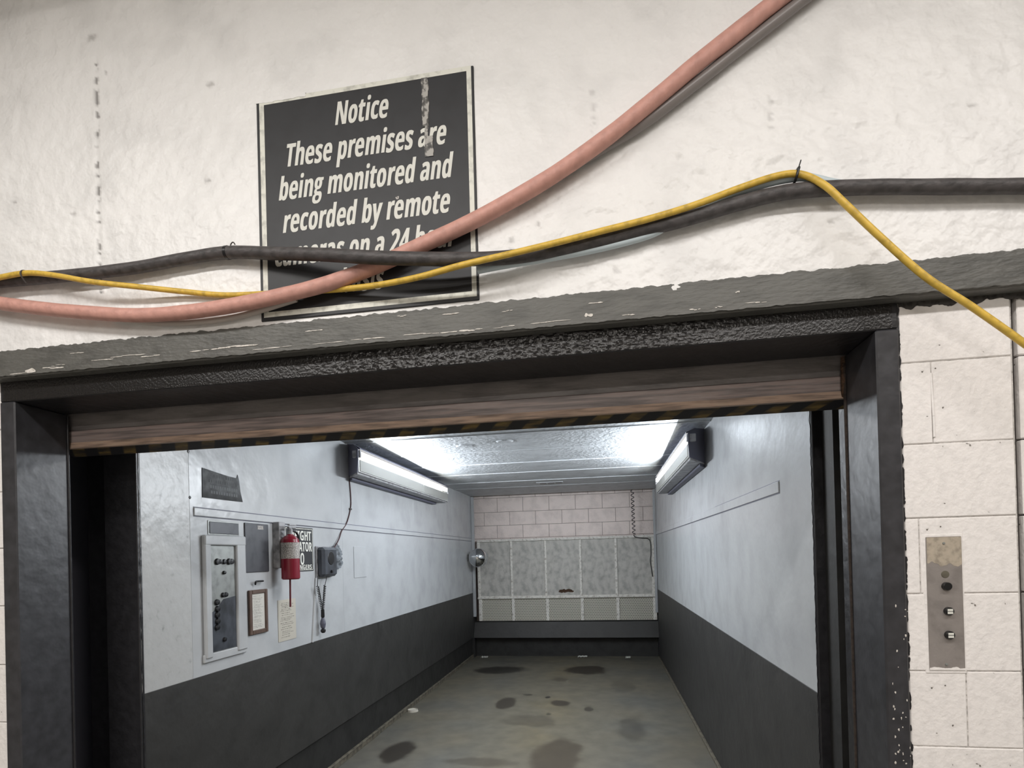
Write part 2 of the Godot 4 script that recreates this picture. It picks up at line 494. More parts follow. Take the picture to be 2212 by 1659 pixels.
func floor_print() -> Array:                             # x -2.02..0.80 across, z -2.2..-8.86 along; oil stains have their own shapes
	var w := 400
	var h := 944
	var im := Image.create(w, h, false, Image.FORMAT_RGB8)
	var ro := Image.create(w, h, false, Image.FORMAT_RGB8)
	var n1 := FastNoiseLite.new()
	n1.seed = 12
	n1.frequency = 0.9
	n1.fractal_octaves = 4
	var n2 := FastNoiseLite.new()
	n2.seed = 13
	n2.frequency = 5.0
	# x, z, half width, half length, darkness, brown
	var stains := [
		[-1.40, -7.72, 0.33, 0.27, 0.93, 0.1], [-0.265, -7.73, 0.33, 0.32, 0.93, 0.35], [-1.03, -5.98, 0.10, 0.22, 0.75, 0.3], [-0.475, -6.01, 0.115, 0.15, 0.75, 0.3],
		[-0.175, -5.79, 0.05, 0.09, 0.6, 0.2], [-0.62, -6.25, 0.03, 0.05, 0.9, 0.1], [-1.66, -4.42, 0.13, 0.28, 0.86, 0.25], [-0.38, -4.45, 0.2, 0.42, 0.55, 0.6],
		[-0.55, -7.15, 0.1, 0.12, 0.35, 0.4], [-0.72, -5.35, 0.30, 0.20, 0.25, 0.3], [0.22, -5.2, 0.14, 0.35, 0.3, 0.1], [0.2, -6.8, 0.12, 0.3, 0.22, 0.1], [-1.0, -4.25, 0.3, 0.12, 0.35, 0.5],
		[-0.85, -6.35, 0.05, 0.04, 0.6, 0.1], [-0.55, -5.6, 0.03, 0.05, 0.5, 0.1], [-1.2, -8.3, 0.5, 0.12, 0.15, 0.1],
	]
	for j in h:
		var z := -2.2 - 6.66 * (j + 0.5) / h
		for i in w:
			var x := -2.02 + 2.82 * (i + 0.5) / w
			var a := n1.get_noise_2d(x, z)
			var b := n2.get_noise_2d(x, z)
			var base := Color(0.485, 0.46, 0.395).lerp(Color(0.43, 0.425, 0.395), clampf(0.5 + a, 0.0, 1.0))
			base = base.lerp(Color(0.53, 0.48, 0.365), clampf(1.0 - absf(x + 0.55) / 0.7, 0.0, 1.0) * clampf(0.5 + 1.4 * a, 0.0, 1.0) * 0.7)
			base = base * (0.80 + 0.09 * b)
			var rough := 0.62 + 0.1 * a
			for s in stains:
				var dx: float = (x - s[0]) / s[2]
				var dz: float = (z - s[1]) / s[3]
				var d := dx * dx + dz * dz
				if d < 2.6:
					var k: float = (1.0 - smoothstep(0.72, 1.15, sqrt(d) + 0.45 * a + 0.16 * b)) * s[4]
					base = base.lerp(Color(0.135, 0.13, 0.12).lerp(Color(0.24, 0.185, 0.125), s[5]), k)
					rough = lerpf(rough, 0.42, k)
			im.set_pixel(i, j, base)
			ro.set_pixel(i, j, Color(rough, rough, rough))
	return [ImageTexture.create_from_image(im), ImageTexture.create_from_image(ro)]


# ---------------------------------------------------------------- lettering
func letters(text: String, cap: float, width: float, slant: float, bold := 0.0, thick := 0.0012) -> MB:
	# letters lying in the xy plane, centred on x = 0, baseline at y = 0, given cap height and overall width
	var sf := SystemFont.new()
	sf.font_names = PackedStringArray(["Droid Sans"])
	sf.font_weight = 700
	var fv := FontVariation.new()
	fv.base_font = sf
	fv.variation_embolden = bold
	var make := func(s: String) -> Array:
		var tm := TextMesh.new()
		tm.text = s
		tm.font = fv
		tm.font_size = 64
		tm.pixel_size = 0.01
		tm.depth = 0.0
		tm.curve_step = 2.0
		return tm.get_mesh_arrays()
	var ref: Array = make.call("H")
	var y0 := 1e9
	var y1 := -1e9
	for p in ref[Mesh.ARRAY_VERTEX]:
		y0 = minf(y0, p.y)
		y1 = maxf(y1, p.y)
	var arr: Array = make.call(text)
	var vs: PackedVector3Array = arr[Mesh.ARRAY_VERTEX]
	var x0 := 1e9
	var x1 := -1e9
	for p in vs:
		x0 = minf(x0, p.x)
		x1 = maxf(x1, p.x)
	var ky := cap / (y1 - y0)
	var kx := (width - cap * slant) / (x1 - x0)
	var mb := MB.new()
	var ids: PackedInt32Array = arr[Mesh.ARRAY_INDEX] if arr[Mesh.ARRAY_INDEX] != null else PackedInt32Array(range(vs.size()))
	var at := func(i: int) -> Vector3:
		var p := vs[i]
		var y := (p.y - y0) * ky
		return Vector3((p.x - (x0 + x1) / 2.0) * kx + (y - cap / 2.0) * slant, y, thick)
	for k in [-1.0, 0.0, 1.0]:                           # three passes make the strokes heavier
		var o := Vector3(bold * cap * k, 0.0, 0.00004 * k)
		for i in range(0, ids.size(), 3):
			mb.flat_tri(at.call(ids[i]) + o, at.call(ids[i + 1]) + o, at.call(ids[i + 2]) + o, Vector3.BACK)
	return mb


func placed(mb: MB, tr: Transform3D) -> MB:
	for i in mb.v.size():
		mb.v[i] = tr * mb.v[i]
		mb.n[i] = (tr.basis * mb.n[i]).normalized()
	return mb


func ragged_strip(x0: float, x1: float, y_bottom: float, y_top: float, z_back: float, z_front: float, amp_top: float, amp_bottom: float, step: float, seed_: int) -> MB:
	# a thin layer of paint with torn top and bottom edges
	var nz := FastNoiseLite.new()
	nz.seed = seed_
	nz.frequency = 24.0
	nz.fractal_octaves = 4
	var mb := MB.new()
	var count := int((x1 - x0) / step)
	for i in count:
		var a: float = x0 + (x1 - x0) * i / count
		var b := x0 + (x1 - x0) * (i + 1) / count
		var ta := y_top + amp_top * nz.get_noise_2d(a, 0.0)
		var tb := y_top + amp_top * nz.get_noise_2d(b, 0.0)
		var ba := y_bottom + amp_bottom * nz.get_noise_2d(a, 7.0)
		var bb := y_bottom + amp_bottom * nz.get_noise_2d(b, 7.0)
		mb.quad(Vector3(a, ba, z_front), Vector3(b, bb, z_front), Vector3(b, tb, z_front), Vector3(a, ta, z_front), Vector3.BACK)
		mb.quad(Vector3(a, ta, z_front), Vector3(b, tb, z_front), Vector3(b, tb, z_back), Vector3(a, ta, z_back), Vector3.UP)
		mb.quad(Vector3(a, ba, z_front), Vector3(b, bb, z_front), Vector3(b, bb, z_back), Vector3(a, ba, z_back), Vector3.DOWN)
	return mb


func flake(mb: MB, x: float, y: float, z: float, w: float, h: float, r: RandomNumberGenerator) -> void:
	# an irregular flake in the xy plane, 0.8 mm proud
	var pts := []
	var k := 9
	for i in k:
		var a := TAU * i / k
		var s := 0.65 + 0.5 * r.randf()
		pts.append(Vector3(x + cos(a) * w * 0.5 * s, y + sin(a) * h * 0.5 * s, z))
	for i in k:
		mb.flat_tri(Vector3(x, y, z + 0.0003), pts[i], pts[(i + 1) % k], Vector3.BACK)


# ---------------------------------------------------------------- the scene
func _ready() -> void:
	camera_and_light()
	make_materials()
	hall_shell()
	front_beam()
	piers()
	door_frame()
	upper_door_leaf()
	lift_car()
	rear_end()
	notice_board()
	cables()
	landing_button_panel()
	strip_light(-1.0)
	strip_light(1.0)
	left_wall_fittings()
	loose_bits()


func camera_and_light() -> void:
	var cam := Camera3D.new()
	cam.name = "camera"
	add_child(cam)
	cam.position = Vector3(0, EYE, 0)
	cam.rotation = Vector3(0.0070, 0.1669, -0.0260)
	cam.projection = Camera3D.PROJECTION_FRUSTUM
	cam.keep_aspect = Camera3D.KEEP_HEIGHT
	cam.near = 0.05
	cam.far = 60.0
	cam.size = FRAME_H / FOCAL * cam.near
	cam.frustum_offset = Vector2(16.2, 362.15) / FOCAL * cam.near
	cam.current = true
	var env := Environment.new()
	env.background_mode = Environment.BG_COLOR
	env.background_color = Color(0.02, 0.02, 0.022)
	env.tonemap_mode = Environment.TONE_MAPPER_LINEAR
	env.tonemap_exposure = 1.0
	env.sdfgi_enabled = true
	env.ssao_enabled = true
	env.ssil_enabled = true
	var we := WorldEnvironment.new()
	we.name = "surroundings"
	we.environment = env
	add_child(we)
	# added fill lamp for the car's front walls, unseen behind the door header
	area("added_panel_glow", Vector3(-0.6, CAR_H - 0.05, -3.25), Vector3.DOWN, Vector2(1.2, 0.3), 1.9, Color(0.98, 0.985, 1.0), Vector3.RIGHT)
	# garage fittings (battens hanging just below the ceiling, over and behind the viewer)
	hall_strip(Vector3(-1.5, 3.45, 0.0), 2.4, 4.6, Color(1.0, 0.988, 0.975), Vector3(0, -0.99, -0.14))
	hall_strip(Vector3(1.3, 3.45, 0.0), 2.4, 4.0, Color(1.0, 0.984, 0.972), Vector3(0, -0.99, -0.10))
	hall_strip(Vector3(-0.5, 3.45, 2.6), 2.4, 5.0, Color(1.0, 0.975, 0.945), Vector3(0, -0.98, -0.2))
	hall_strip(Vector3(-0.5, 3.45, 4.8), 2.4, 8.5, Color(1.0, 0.975, 0.95), Vector3(0, -0.98, -0.2))


func area(called: String, at: Vector3, towards: Vector3, size: Vector2, energy: float, color: Color, long_axis: Vector3) -> void:
	var l := AreaLight3D.new()
	l.name = called
	l.area_size = size
	l.area_normalize_energy = true
	l.light_energy = energy
	l.light_color = color
	l.shadow_enabled = true
	l.area_range = 20.0
	l.area_attenuation = 2.0
	add_child(l, true)
	var bz := -towards.normalized()
	var bxx := long_axis.normalized()
	bxx = (bxx - bz * bxx.dot(bz)).normalized()
	l.transform = Transform3D(Basis(bxx, bz.cross(bxx), bz), at)


func hall_strip(at: Vector3, length: float, energy: float, color: Color, towards: Vector3) -> void:
	area("hall_strip_light", at + Vector3(0, -0.075, 0), towards, Vector2(length, 0.16), energy, color, Vector3.RIGHT)


func hall_fixture(at: Vector3, length: float, label: String) -> void:
	var o := thing("ceiling_light", label, "ceiling light", at, "garage ceiling battens")
	var batten := PackedVector2Array([Vector2(-0.05, -0.005), Vector2(0.05, -0.005), Vector2(0.065, 0.045), Vector2(-0.065, 0.045)])
	part("batten", o, MB.new().prism(batten, at - Vector3(length / 2.0, 0, 0), Vector3.BACK, Vector3.UP, Vector3(length, 0, 0)), M.white_enamel)
	for s in [-1.0, 1.0]:
		var p := at + Vector3(0, -0.035, 0.045 * s)
		part("tube", o, MB.new().tube([p - Vector3(length * 0.48, 0, 0), p + Vector3(length * 0.48, 0, 0)], 0.019), M.hall_tube)
		var q := at + Vector3(length * 0.35 * s, 0.045, 0)
		part("hanger", o, MB.new().tube([q, Vector3(q.x, 3.6, q.z)], 0.006, 8), M.fixture_grey)


func hall_shell() -> void:
	part("slab", structure("floor"), bx(-5.2, -0.2, -1.92, 4.2, 0.0, 6.2), M.hall_floor)
	part("slab", structure("ceiling"), bx(-5.2, 3.6, -2.9, 4.2, 3.8, 6.2), M.hall_wall)
	part("slab", structure("wall_left"), bx(-5.2, 0.0, -1.9, -5.0, 3.6, 6.2), M.hall_wall)
	part("slab", structure("wall_right"), bx(4.0, 0.0, -1.9, 4.2, 3.6, 6.2), M.hall_wall)
	part("slab", structure("wall_rear"), bx(-5.0, 0.0, 6.0, 4.0, 3.6, 6.2), M.hall_wall)
	hall_fixture(Vector3(-1.5, 3.45, 0.0), 2.4, "bare fluorescent batten on the garage ceiling, left of the viewer")
	hall_fixture(Vector3(1.3, 3.45, 0.0), 2.4, "bare fluorescent batten on the garage ceiling, right of the viewer")
	hall_fixture(Vector3(-0.5, 3.45, 2.6), 2.4, "bare fluorescent batten farther back in the garage")
	hall_fixture(Vector3(-0.5, 3.45, 4.8), 2.4, "bare fluorescent batten nearest the rear garage wall")


func front_beam() -> void:
	var w := structure("wall_front", "white plastered concrete beam with a grey painted lower edge above the lift entrance")
	part("beam_body", w, bx(-5.0, 2.27, BEAM_Z - 0.02, 4.0, 3.6, REVEAL_Z), M.plaster_plain)
	part("soffit_edge", w, bx(-5.0, 2.188, BEAM_Z - 0.004, 4.0, 2.27, REVEAL_Z, 0.004), M.grey_paint, "grey painted lower edge of the beam")
	# trowelled plaster face, real relief
	var x0 := -2.75
	var x1 := 1.75
	var y0 := 2.26
	var y1 := 3.6
	var cell := 0.0075
	var nx := int((x1 - x0) / cell)
	var ny := int((y1 - y0) / cell)
	var low := FastNoiseLite.new()
	low.seed = 40
	low.frequency = 1.6
	low.fractal_octaves = 3
	var trowel := FastNoiseLite.new()
	trowel.seed = 42
	trowel.frequency = 11.0
	trowel.fractal_octaves = 3
	trowel.domain_warp_enabled = true
	trowel.domain_warp_amplitude = 0.12
	trowel.domain_warp_frequency = 3.0
	var fine := FastNoiseLite.new()
	fine.seed = 43
	fine.frequency = 34.0
	fine.fractal_octaves = 2
	var lumps := [[0.85, 2.78, 0.16, 0.10], [0.72, 2.62, 0.20, 0.12], [1.05, 2.62, 0.12, 0.1], [0.1, 2.55, 0.35, 0.14], [0.45, 2.62, 0.3, 0.1], [-1.3, 2.68, 0.3, 0.12], [-1.95, 2.95, 0.06, 0.2], [-1.72, 2.66, 0.08, 0.08], [0.35, 2.36, 0.35, 0.06], [-0.1, 2.33, 0.3, 0.05], [-1.5, 2.45, 0.3, 0.08]]
	var pos := PackedVector3Array()
	var dirt := PackedColorArray()
	pos.resize((nx + 1) * (ny + 1))
	dirt.resize(pos.size())
	for j in ny + 1:
		for i in nx + 1:
			var x := x0 + (x1 - x0) * i / nx
			var y := y0 + (y1 - y0) * j / ny
			var rough := 0.16
			for l in lumps:
				var dx: float = (x - l[0]) / l[2]
				var dy: float = (y - l[1]) / l[3]
				rough += 1.3 * exp(-(dx * dx + dy * dy))
			var h := 0.004 * low.get_noise_2d(x, y * 1.4) + 0.0022 * rough * trowel.get_noise_2d(x, y * 1.6) + 0.0005 * rough * fine.get_noise_2d(x, y)
			h += 0.0025 * smoothstep(0.0, 0.02, y - (2.735 + 0.02 * low.get_noise_2d(x * 1.5, 9.0))) * smoothstep(0.1, 0.35, x)
			var col := Color.WHITE
			# the cracked, spalled joint on the left and two faint ones on the right
			for s in [[-1.602, 2.44, 3.22, 1.0], [0.482, 2.66, 2.80, 0.35], [0.010, 2.72, 2.85, 0.3], [-0.235, 2.39, 2.46, 0.4]]:
				if y > s[1] and y < s[2]:
					var d: float = absf(x - s[0] - 0.006 * low.get_noise_2d(y * 3.0, 3.0))
					var k: float = (1.0 - smoothstep(0.002, 0.011, d)) * s[3]
					h -= 0.003 * k
					var spot: float = k * smoothstep(0.0, 0.25, fine.get_noise_2d(x * 0.6, y * 1.1))
					col = col.lerp(Color(0.16, 0.145, 0.14), 0.85 * spot)  # dirt flecks, with the crack's shade put into the vertex colour too
			for s in [[-1.615, 3.285, 0.014], [-1.185, 3.06, 0.012], [-1.565, 3.16, 0.006], [-1.205, 2.755, 0.009], [0.96, 2.66, 0.006], [-1.70, 2.71, 0.01], [-1.93, 2.78, 0.008], [0.06, 2.33, 0.007], [-0.16, 2.49, 0.006], [0.62, 2.40, 0.006]]:
				var d2: float = Vector2((x - s[0]) / 1.7, y - s[1]).length() + 0.004 * fine.get_noise_2d(x * 2.0, y * 2.0)
				var k2: float = 1.0 - smoothstep(s[2] * 0.35, s[2], d2)
				col = col.lerp(Color(0.3, 0.28, 0.27), 0.5 * k2)
				h -= 0.002 * k2
			pos[j * (nx + 1) + i] = Vector3(x, y, BEAM_Z + h)
			dirt[j * (nx + 1) + i] = col
	var nor := PackedVector3Array()
	nor.resize(pos.size())
	var uv := PackedVector2Array()
	uv.resize(pos.size())
	var ids := PackedInt32Array()
	for j in ny + 1:
		for i in nx + 1:
			var a := j * (nx + 1) + i
			var l := j * (nx + 1) + maxi(i - 1, 0)
			var r := j * (nx + 1) + mini(i + 1, nx)
			var d := maxi(j - 1, 0) * (nx + 1) + i
			var u := mini(j + 1, ny) * (nx + 1) + i
			nor[a] = (pos[r] - pos[l]).cross(pos[u] - pos[d]).normalized()
			uv[a] = Vector2(pos[a].x, -pos[a].y)
			if i < nx and j < ny:
				var b := a + 1
				var c := a + nx + 1
				ids.append_array(PackedInt32Array([a, c, b, b, c, c + 1]))
	var arr := []
	arr.resize(Mesh.ARRAY_MAX)
	arr[Mesh.ARRAY_VERTEX] = pos
	arr[Mesh.ARRAY_NORMAL] = nor
	arr[Mesh.ARRAY_TEX_UV] = uv
	arr[Mesh.ARRAY_COLOR] = dirt
	arr[Mesh.ARRAY_INDEX] = ids
	var me := ArrayMesh.new()
	me.add_surface_from_arrays(Mesh.PRIMITIVE_TRIANGLES, arr)
	var o := MeshInstance3D.new()
	o.name = "plaster_face"
	o.mesh = me
	o.material_override = M.plaster
	w.add_child(o, true)
	# the grey painted band with its torn upper edge
	part("grey_band", w, ragged_strip(-2.75, 1.75, 2.1915, 2.277, BEAM_Z - 0.006, BEAM_Z + 0.0025, 0.006, 0.003, 0.003, 5), M.grey_paint, "grey painted band along the foot of the beam")
	# flaked paint along its corner
	var r := RandomNumberGenerator.new()
	r.seed = 77
	var mb := MB.new()
	flake(mb, -1.873, 2.2015, BEAM_Z + 0.004, 0.05, 0.016, r)
	for s in [[-1.80, 2.2055, 0.05, 0.004], [-1.765, 2.211, 0.06, 0.003], [-1.90, 2.197, 0.09, 0.003], [-1.77, 2.202, 0.05, 0.006], [-1.69, 2.245, 0.05, 0.004], [-1.60, 2.215, 0.08, 0.005], [-1.50, 2.222, 0.13, 0.004], [-1.42, 2.213, 0.07, 0.004], [-1.22, 2.215, 0.10, 0.004], [-1.12, 2.218, 0.12, 0.006], [-0.99, 2.203, 0.14, 0.003], [-0.85, 2.245, 0.06, 0.004], [-0.80, 2.204, 0.09, 0.003], [-0.68, 2.205, 0.10, 0.004], [-0.52, 2.204, 0.09, 0.003], [-0.44, 2.202, 0.08, 0.004], [-0.36, 2.201, 0.07, 0.006], [-0.26, 2.202, 0.06, 0.003], [-0.13, 2.204, 0.09, 0.004], [0.0, 2.245, 0.04, 0.005], [-0.02, 2.212, 0.02, 0.012], [0.09, 2.203, 0.03, 0.005], [0.27, 2.201, 0.03, 0.004], [0.33, 2.202, 0.02, 0.003], [0.43, 2.204, 0.05, 0.004], [0.38, 2.238, 0.012, 0.006], [-0.42, 2.255, 0.04, 0.004], [-0.25, 2.247, 0.03, 0.003], [-0.57, 2.262, 0.03, 0.004]]:
		for k in 3:
			flake(mb, s[0] + (k - 1) * s[2] * 0.33, s[1] + (r.randf() - 0.5) * 0.003, BEAM_Z + 0.0036 + 0.0002 * k, s[2] * (0.3 + 0.35 * r.randf()), s[3] * (0.45 + 0.55 * r.randf()), r)
	part("flaked_paint", w, mb, M.chip, "pale flaked paint along the corner").set_meta("kind", "stuff")


func block(parent: Node3D, x0: float, x1: float, y0: float, y1: float, z_face: float, mat_: Material, r: RandomNumberGenerator, gap := 0.0014, depth := 0.02) -> void:
	var out := (r.randf() - 0.5) * 0.002
	part("block", parent, bx(x0 + gap, y0 + gap, z_face - depth, x1 - gap, y1 - gap, z_face + out, 0.0022), mat_)


func piers() -> void:
	var r := RandomNumberGenerator.new()
	r.seed = 5
	var courses := [2.19, 2.026, 1.808, 1.611, 1.41, 1.205, 1.005, 0.805, 0.605, 0.405, 0.205, 0.0]
	# right of the frame
	var w := structure("wall_front_right", "white painted concrete block pier between the black frame and the wall corner")
	part("pier_body", w, bx(0.795, 0.0, WALL_Z - 0.0032, 1.066, 2.19, REVEAL_Z), M.mortar)
	var cuts := {1: 0.874, 3: 0.833, 5: 0.935, 7: 0.86, 9: 0.9}
	for i in courses.size() - 1:
		var lo: float = courses[i + 1]
		var hi: float = courses[i]
		if cuts.has(i):
			block(w, 0.797, cuts[i], lo, hi, WALL_Z, M.block, r)
			block(w, cuts[i], 1.064, lo, hi, WALL_Z, M.block, r)
		else:
			block(w, 0.797, 1.064, lo, hi, WALL_Z, M.block, r)
	# a raised bead of mortar under the paint
	part("mortar_bead", w, MB.new().tube(smooth_path([Vector3(0.872, 1.995, WALL_Z), Vector3(0.8745, 1.9, WALL_Z + 0.001), Vector3(0.876, 1.825, WALL_Z)]), 0.003, 8), M.block)
	part("grey_overpaint", w, ragged_strip(0.797, 1.10, 2.172, 2.19, WALL_Z, WALL_Z + 0.0018, 0.0, 0.012, 0.004, 8), M.grey_dirty, "dirty grey paint run under the beam")
	var v := structure("wall_corner", "grey-white wall beyond the joint at the right edge of the block pier")
	part("wall_body", v, bx(1.066, 0.0, WALL_Z - 0.022, 4.0, 2.19, REVEAL_Z), M.dirt)
	for i in courses.size() - 1:
		block(v, 1.079, 1.40, courses[i + 1], courses[i], WALL_Z - 0.004, M.block, r, 0.002)
		block(v, 1.40, 1.80, courses[i + 1], courses[i], WALL_Z - 0.004, M.block, r, 0.002)
	part("wall_face", v, bx(1.80, 0.0, WALL_Z - 0.006, 4.0, 2.19, WALL_Z - 0.022), M.block)
	# left of the frame
	var l := structure("wall_front_left", "white block wall left of the black frame")
	part("pier_body", l, bx(-5.0, 0.0, WALL_Z - 0.006, -2.054, 2.19, REVEAL_Z), M.mortar)
	for i in courses.size() - 1:
		block(l, -2.45 + (0.2 if i % 2 else 0.0), -2.056, courses[i + 1], courses[i], WALL_Z, M.block, r)
		for k in 6:
			var xb := -2.85 - 0.4 * k + (0.2 if i % 2 else 0.0)
			block(l, xb, xb + 0.4, courses[i + 1], courses[i], WALL_Z, M.block, r)


func door_frame() -> void:
	var f := structure("trim_1", "black painted steel door frame around the lift opening")
	var r := RandomNumberGenerator.new()
	r.seed = 3
	# front faces and reveals: bent plate, 14 mm thick at the face
	part("jamb", f, bx(-2.054, 0.0, REVEAL_Z, -1.993, 2.119, WALL_Z + 0.008, 0.004), M.black_steel_gloss)
	part("jamb", f, bx(0.738, 0.0, REVEAL_Z, 0.795, 2.119, WALL_Z + 0.008, 0.004), M.black_steel_gloss)
	part("header", f, bx(-2.054, 2.119, REVEAL_Z, 0.795, 2.19, WALL_Z + 0.006, 0.004), M.black_steel)
	# weld beads and edge strips
	part("edge_strip", f, MB.new().tube([Vector3(0.736, 0.0, REVEAL_Z), Vector3(0.736, 2.113, REVEAL_Z)], 0.004, 8, true, 0.003), M.rust_dark, "rusty back edge of the jamb")
	part("edge_strip", f, MB.new().tube([Vector3(-1.991, 0.0, REVEAL_Z), Vector3(-1.991, 2.113, REVEAL_Z)], 0.004, 8, true, 0.002), M.black_steel)
	# the thick blistered paint on the header
	var nz := FastNoiseLite.new()
	nz.seed = 14
	nz.frequency = 55.0
	nz.fractal_octaves = 3
	var big := FastNoiseLite.new()
	big.seed = 15
	big.frequency = 2.5
	var mb := MB.new()
	var nx := 760
	var ny := 18
	var p := []
	for j in ny + 1:
		for i in nx + 1:
			var x := -2.04 + 2.82 * i / nx
			var y := 2.1215 + 0.066 * j / ny
			var fade := (0.03 + 0.97 * smoothstep(-1.05, -0.65, x) * (1.0 - smoothstep(0.05, 0.6, x)))
			var h := (0.0034 * maxf(nz.get_noise_2d(x * 0.7, y * 1.5) + 0.12 + 0.2 * big.get_noise_2d(x, y), -0.1) + 0.0015) * fade
			p.append(Vector3(x, y, WALL_Z + 0.0063 + h))
	for j in ny:
		for i in nx:
			var a := j * (nx + 1) + i
			mb.quad(p[a], p[a + 1], p[a + nx + 2], p[a + nx + 1], Vector3.BACK)
	part("blistered_paint", f, mb, M.black_crust, "thick blistered black paint on the header")
	# chips on the right jamb
	var ch := MB.new()
	for k in 34:
		flake(ch, 0.752 + r.randf() * 0.04, 0.9 + r.randf() * r.randf() * 0.75, WALL_Z + 0.0085, 0.002 + 0.004 * r.randf(), 0.003 + 0.006 * r.randf(), r)
	part("paint_chip", f, ch, M.chip, "small pale chips in the black paint").set_meta("kind", "stuff")
	# ragged paint where the frame meets the pier
	var rag := MB.new()
	for k in 90:
		flake(rag, 0.7955 + 0.0015 * r.randf(), 0.85 + 1.32 * r.randf(), WALL_Z + 0.0022, 0.006 + 0.004 * r.randf(), 0.012 + 0.03 * r.randf(), r)
	part("paint_edge", f, rag, M.black_steel).set_meta("kind", "stuff")


func upper_door_leaf() -> void:
	var d := structure("door_1", "raised steel door leaf with a rusty lower edge and hazard stripes under the header")
	part("leaf", d, bx(-2.06, 2.045, -1.985, 0.80, 3.4, -1.915, 0.003), M.brown_plain)
	part("stiffener", d, bx(-2.06, 2.010, -1.975, 0.80, 2.062, -1.911, 0.003), M.brown_steel, "streaked brown lower rail")
	part("lip", d, MB.new().prism(PackedVector2Array([Vector2(-1.908, 2.014), Vector2(-1.904, 1.991), Vector2(-1.922, 1.9915), Vector2(-1.96, 2.012)]), Vector3(-2.06, 0, 0), Vector3(0, 0, 1), Vector3(0, 1, 0), Vector3(2.86, 0, 0)), M.rust_lip, "rusty bottom lip")
	# hazard-striped toe under the leaf
	var mb := MB.new()
	mb.quad(Vector3(-2.06, 1.9755, -1.985), Vector3(0.80, 1.9755, -1.985), Vector3(0.80, 1.9995, -1.922), Vector3(-2.06, 1.9995, -1.922), Vector3(0, -0.5, 1))
	mb.quad(Vector3(-2.06, 1.9755, -1.985), Vector3(0.80, 1.9755, -1.985), Vector3(0.80, 2.02, -1.985), Vector3(-2.06, 2.02, -1.985), Vector3(0, 0, -1))
	part("striped_toe", d, mb, M.hazard, "worn black and yellow hazard stripes")
	# cobwebs of rust in the corners
	part("rust_scale", d, MB.new().tube(smooth_path([Vector3(0.7365, 1.995, -1.905), Vector3(0.734, 2.03, -1.9), Vector3(0.737, 2.07, -1.902), Vector3(0.735, 2.115, -1.9)]), 0.006, 8, true, 0.006), M.rust)


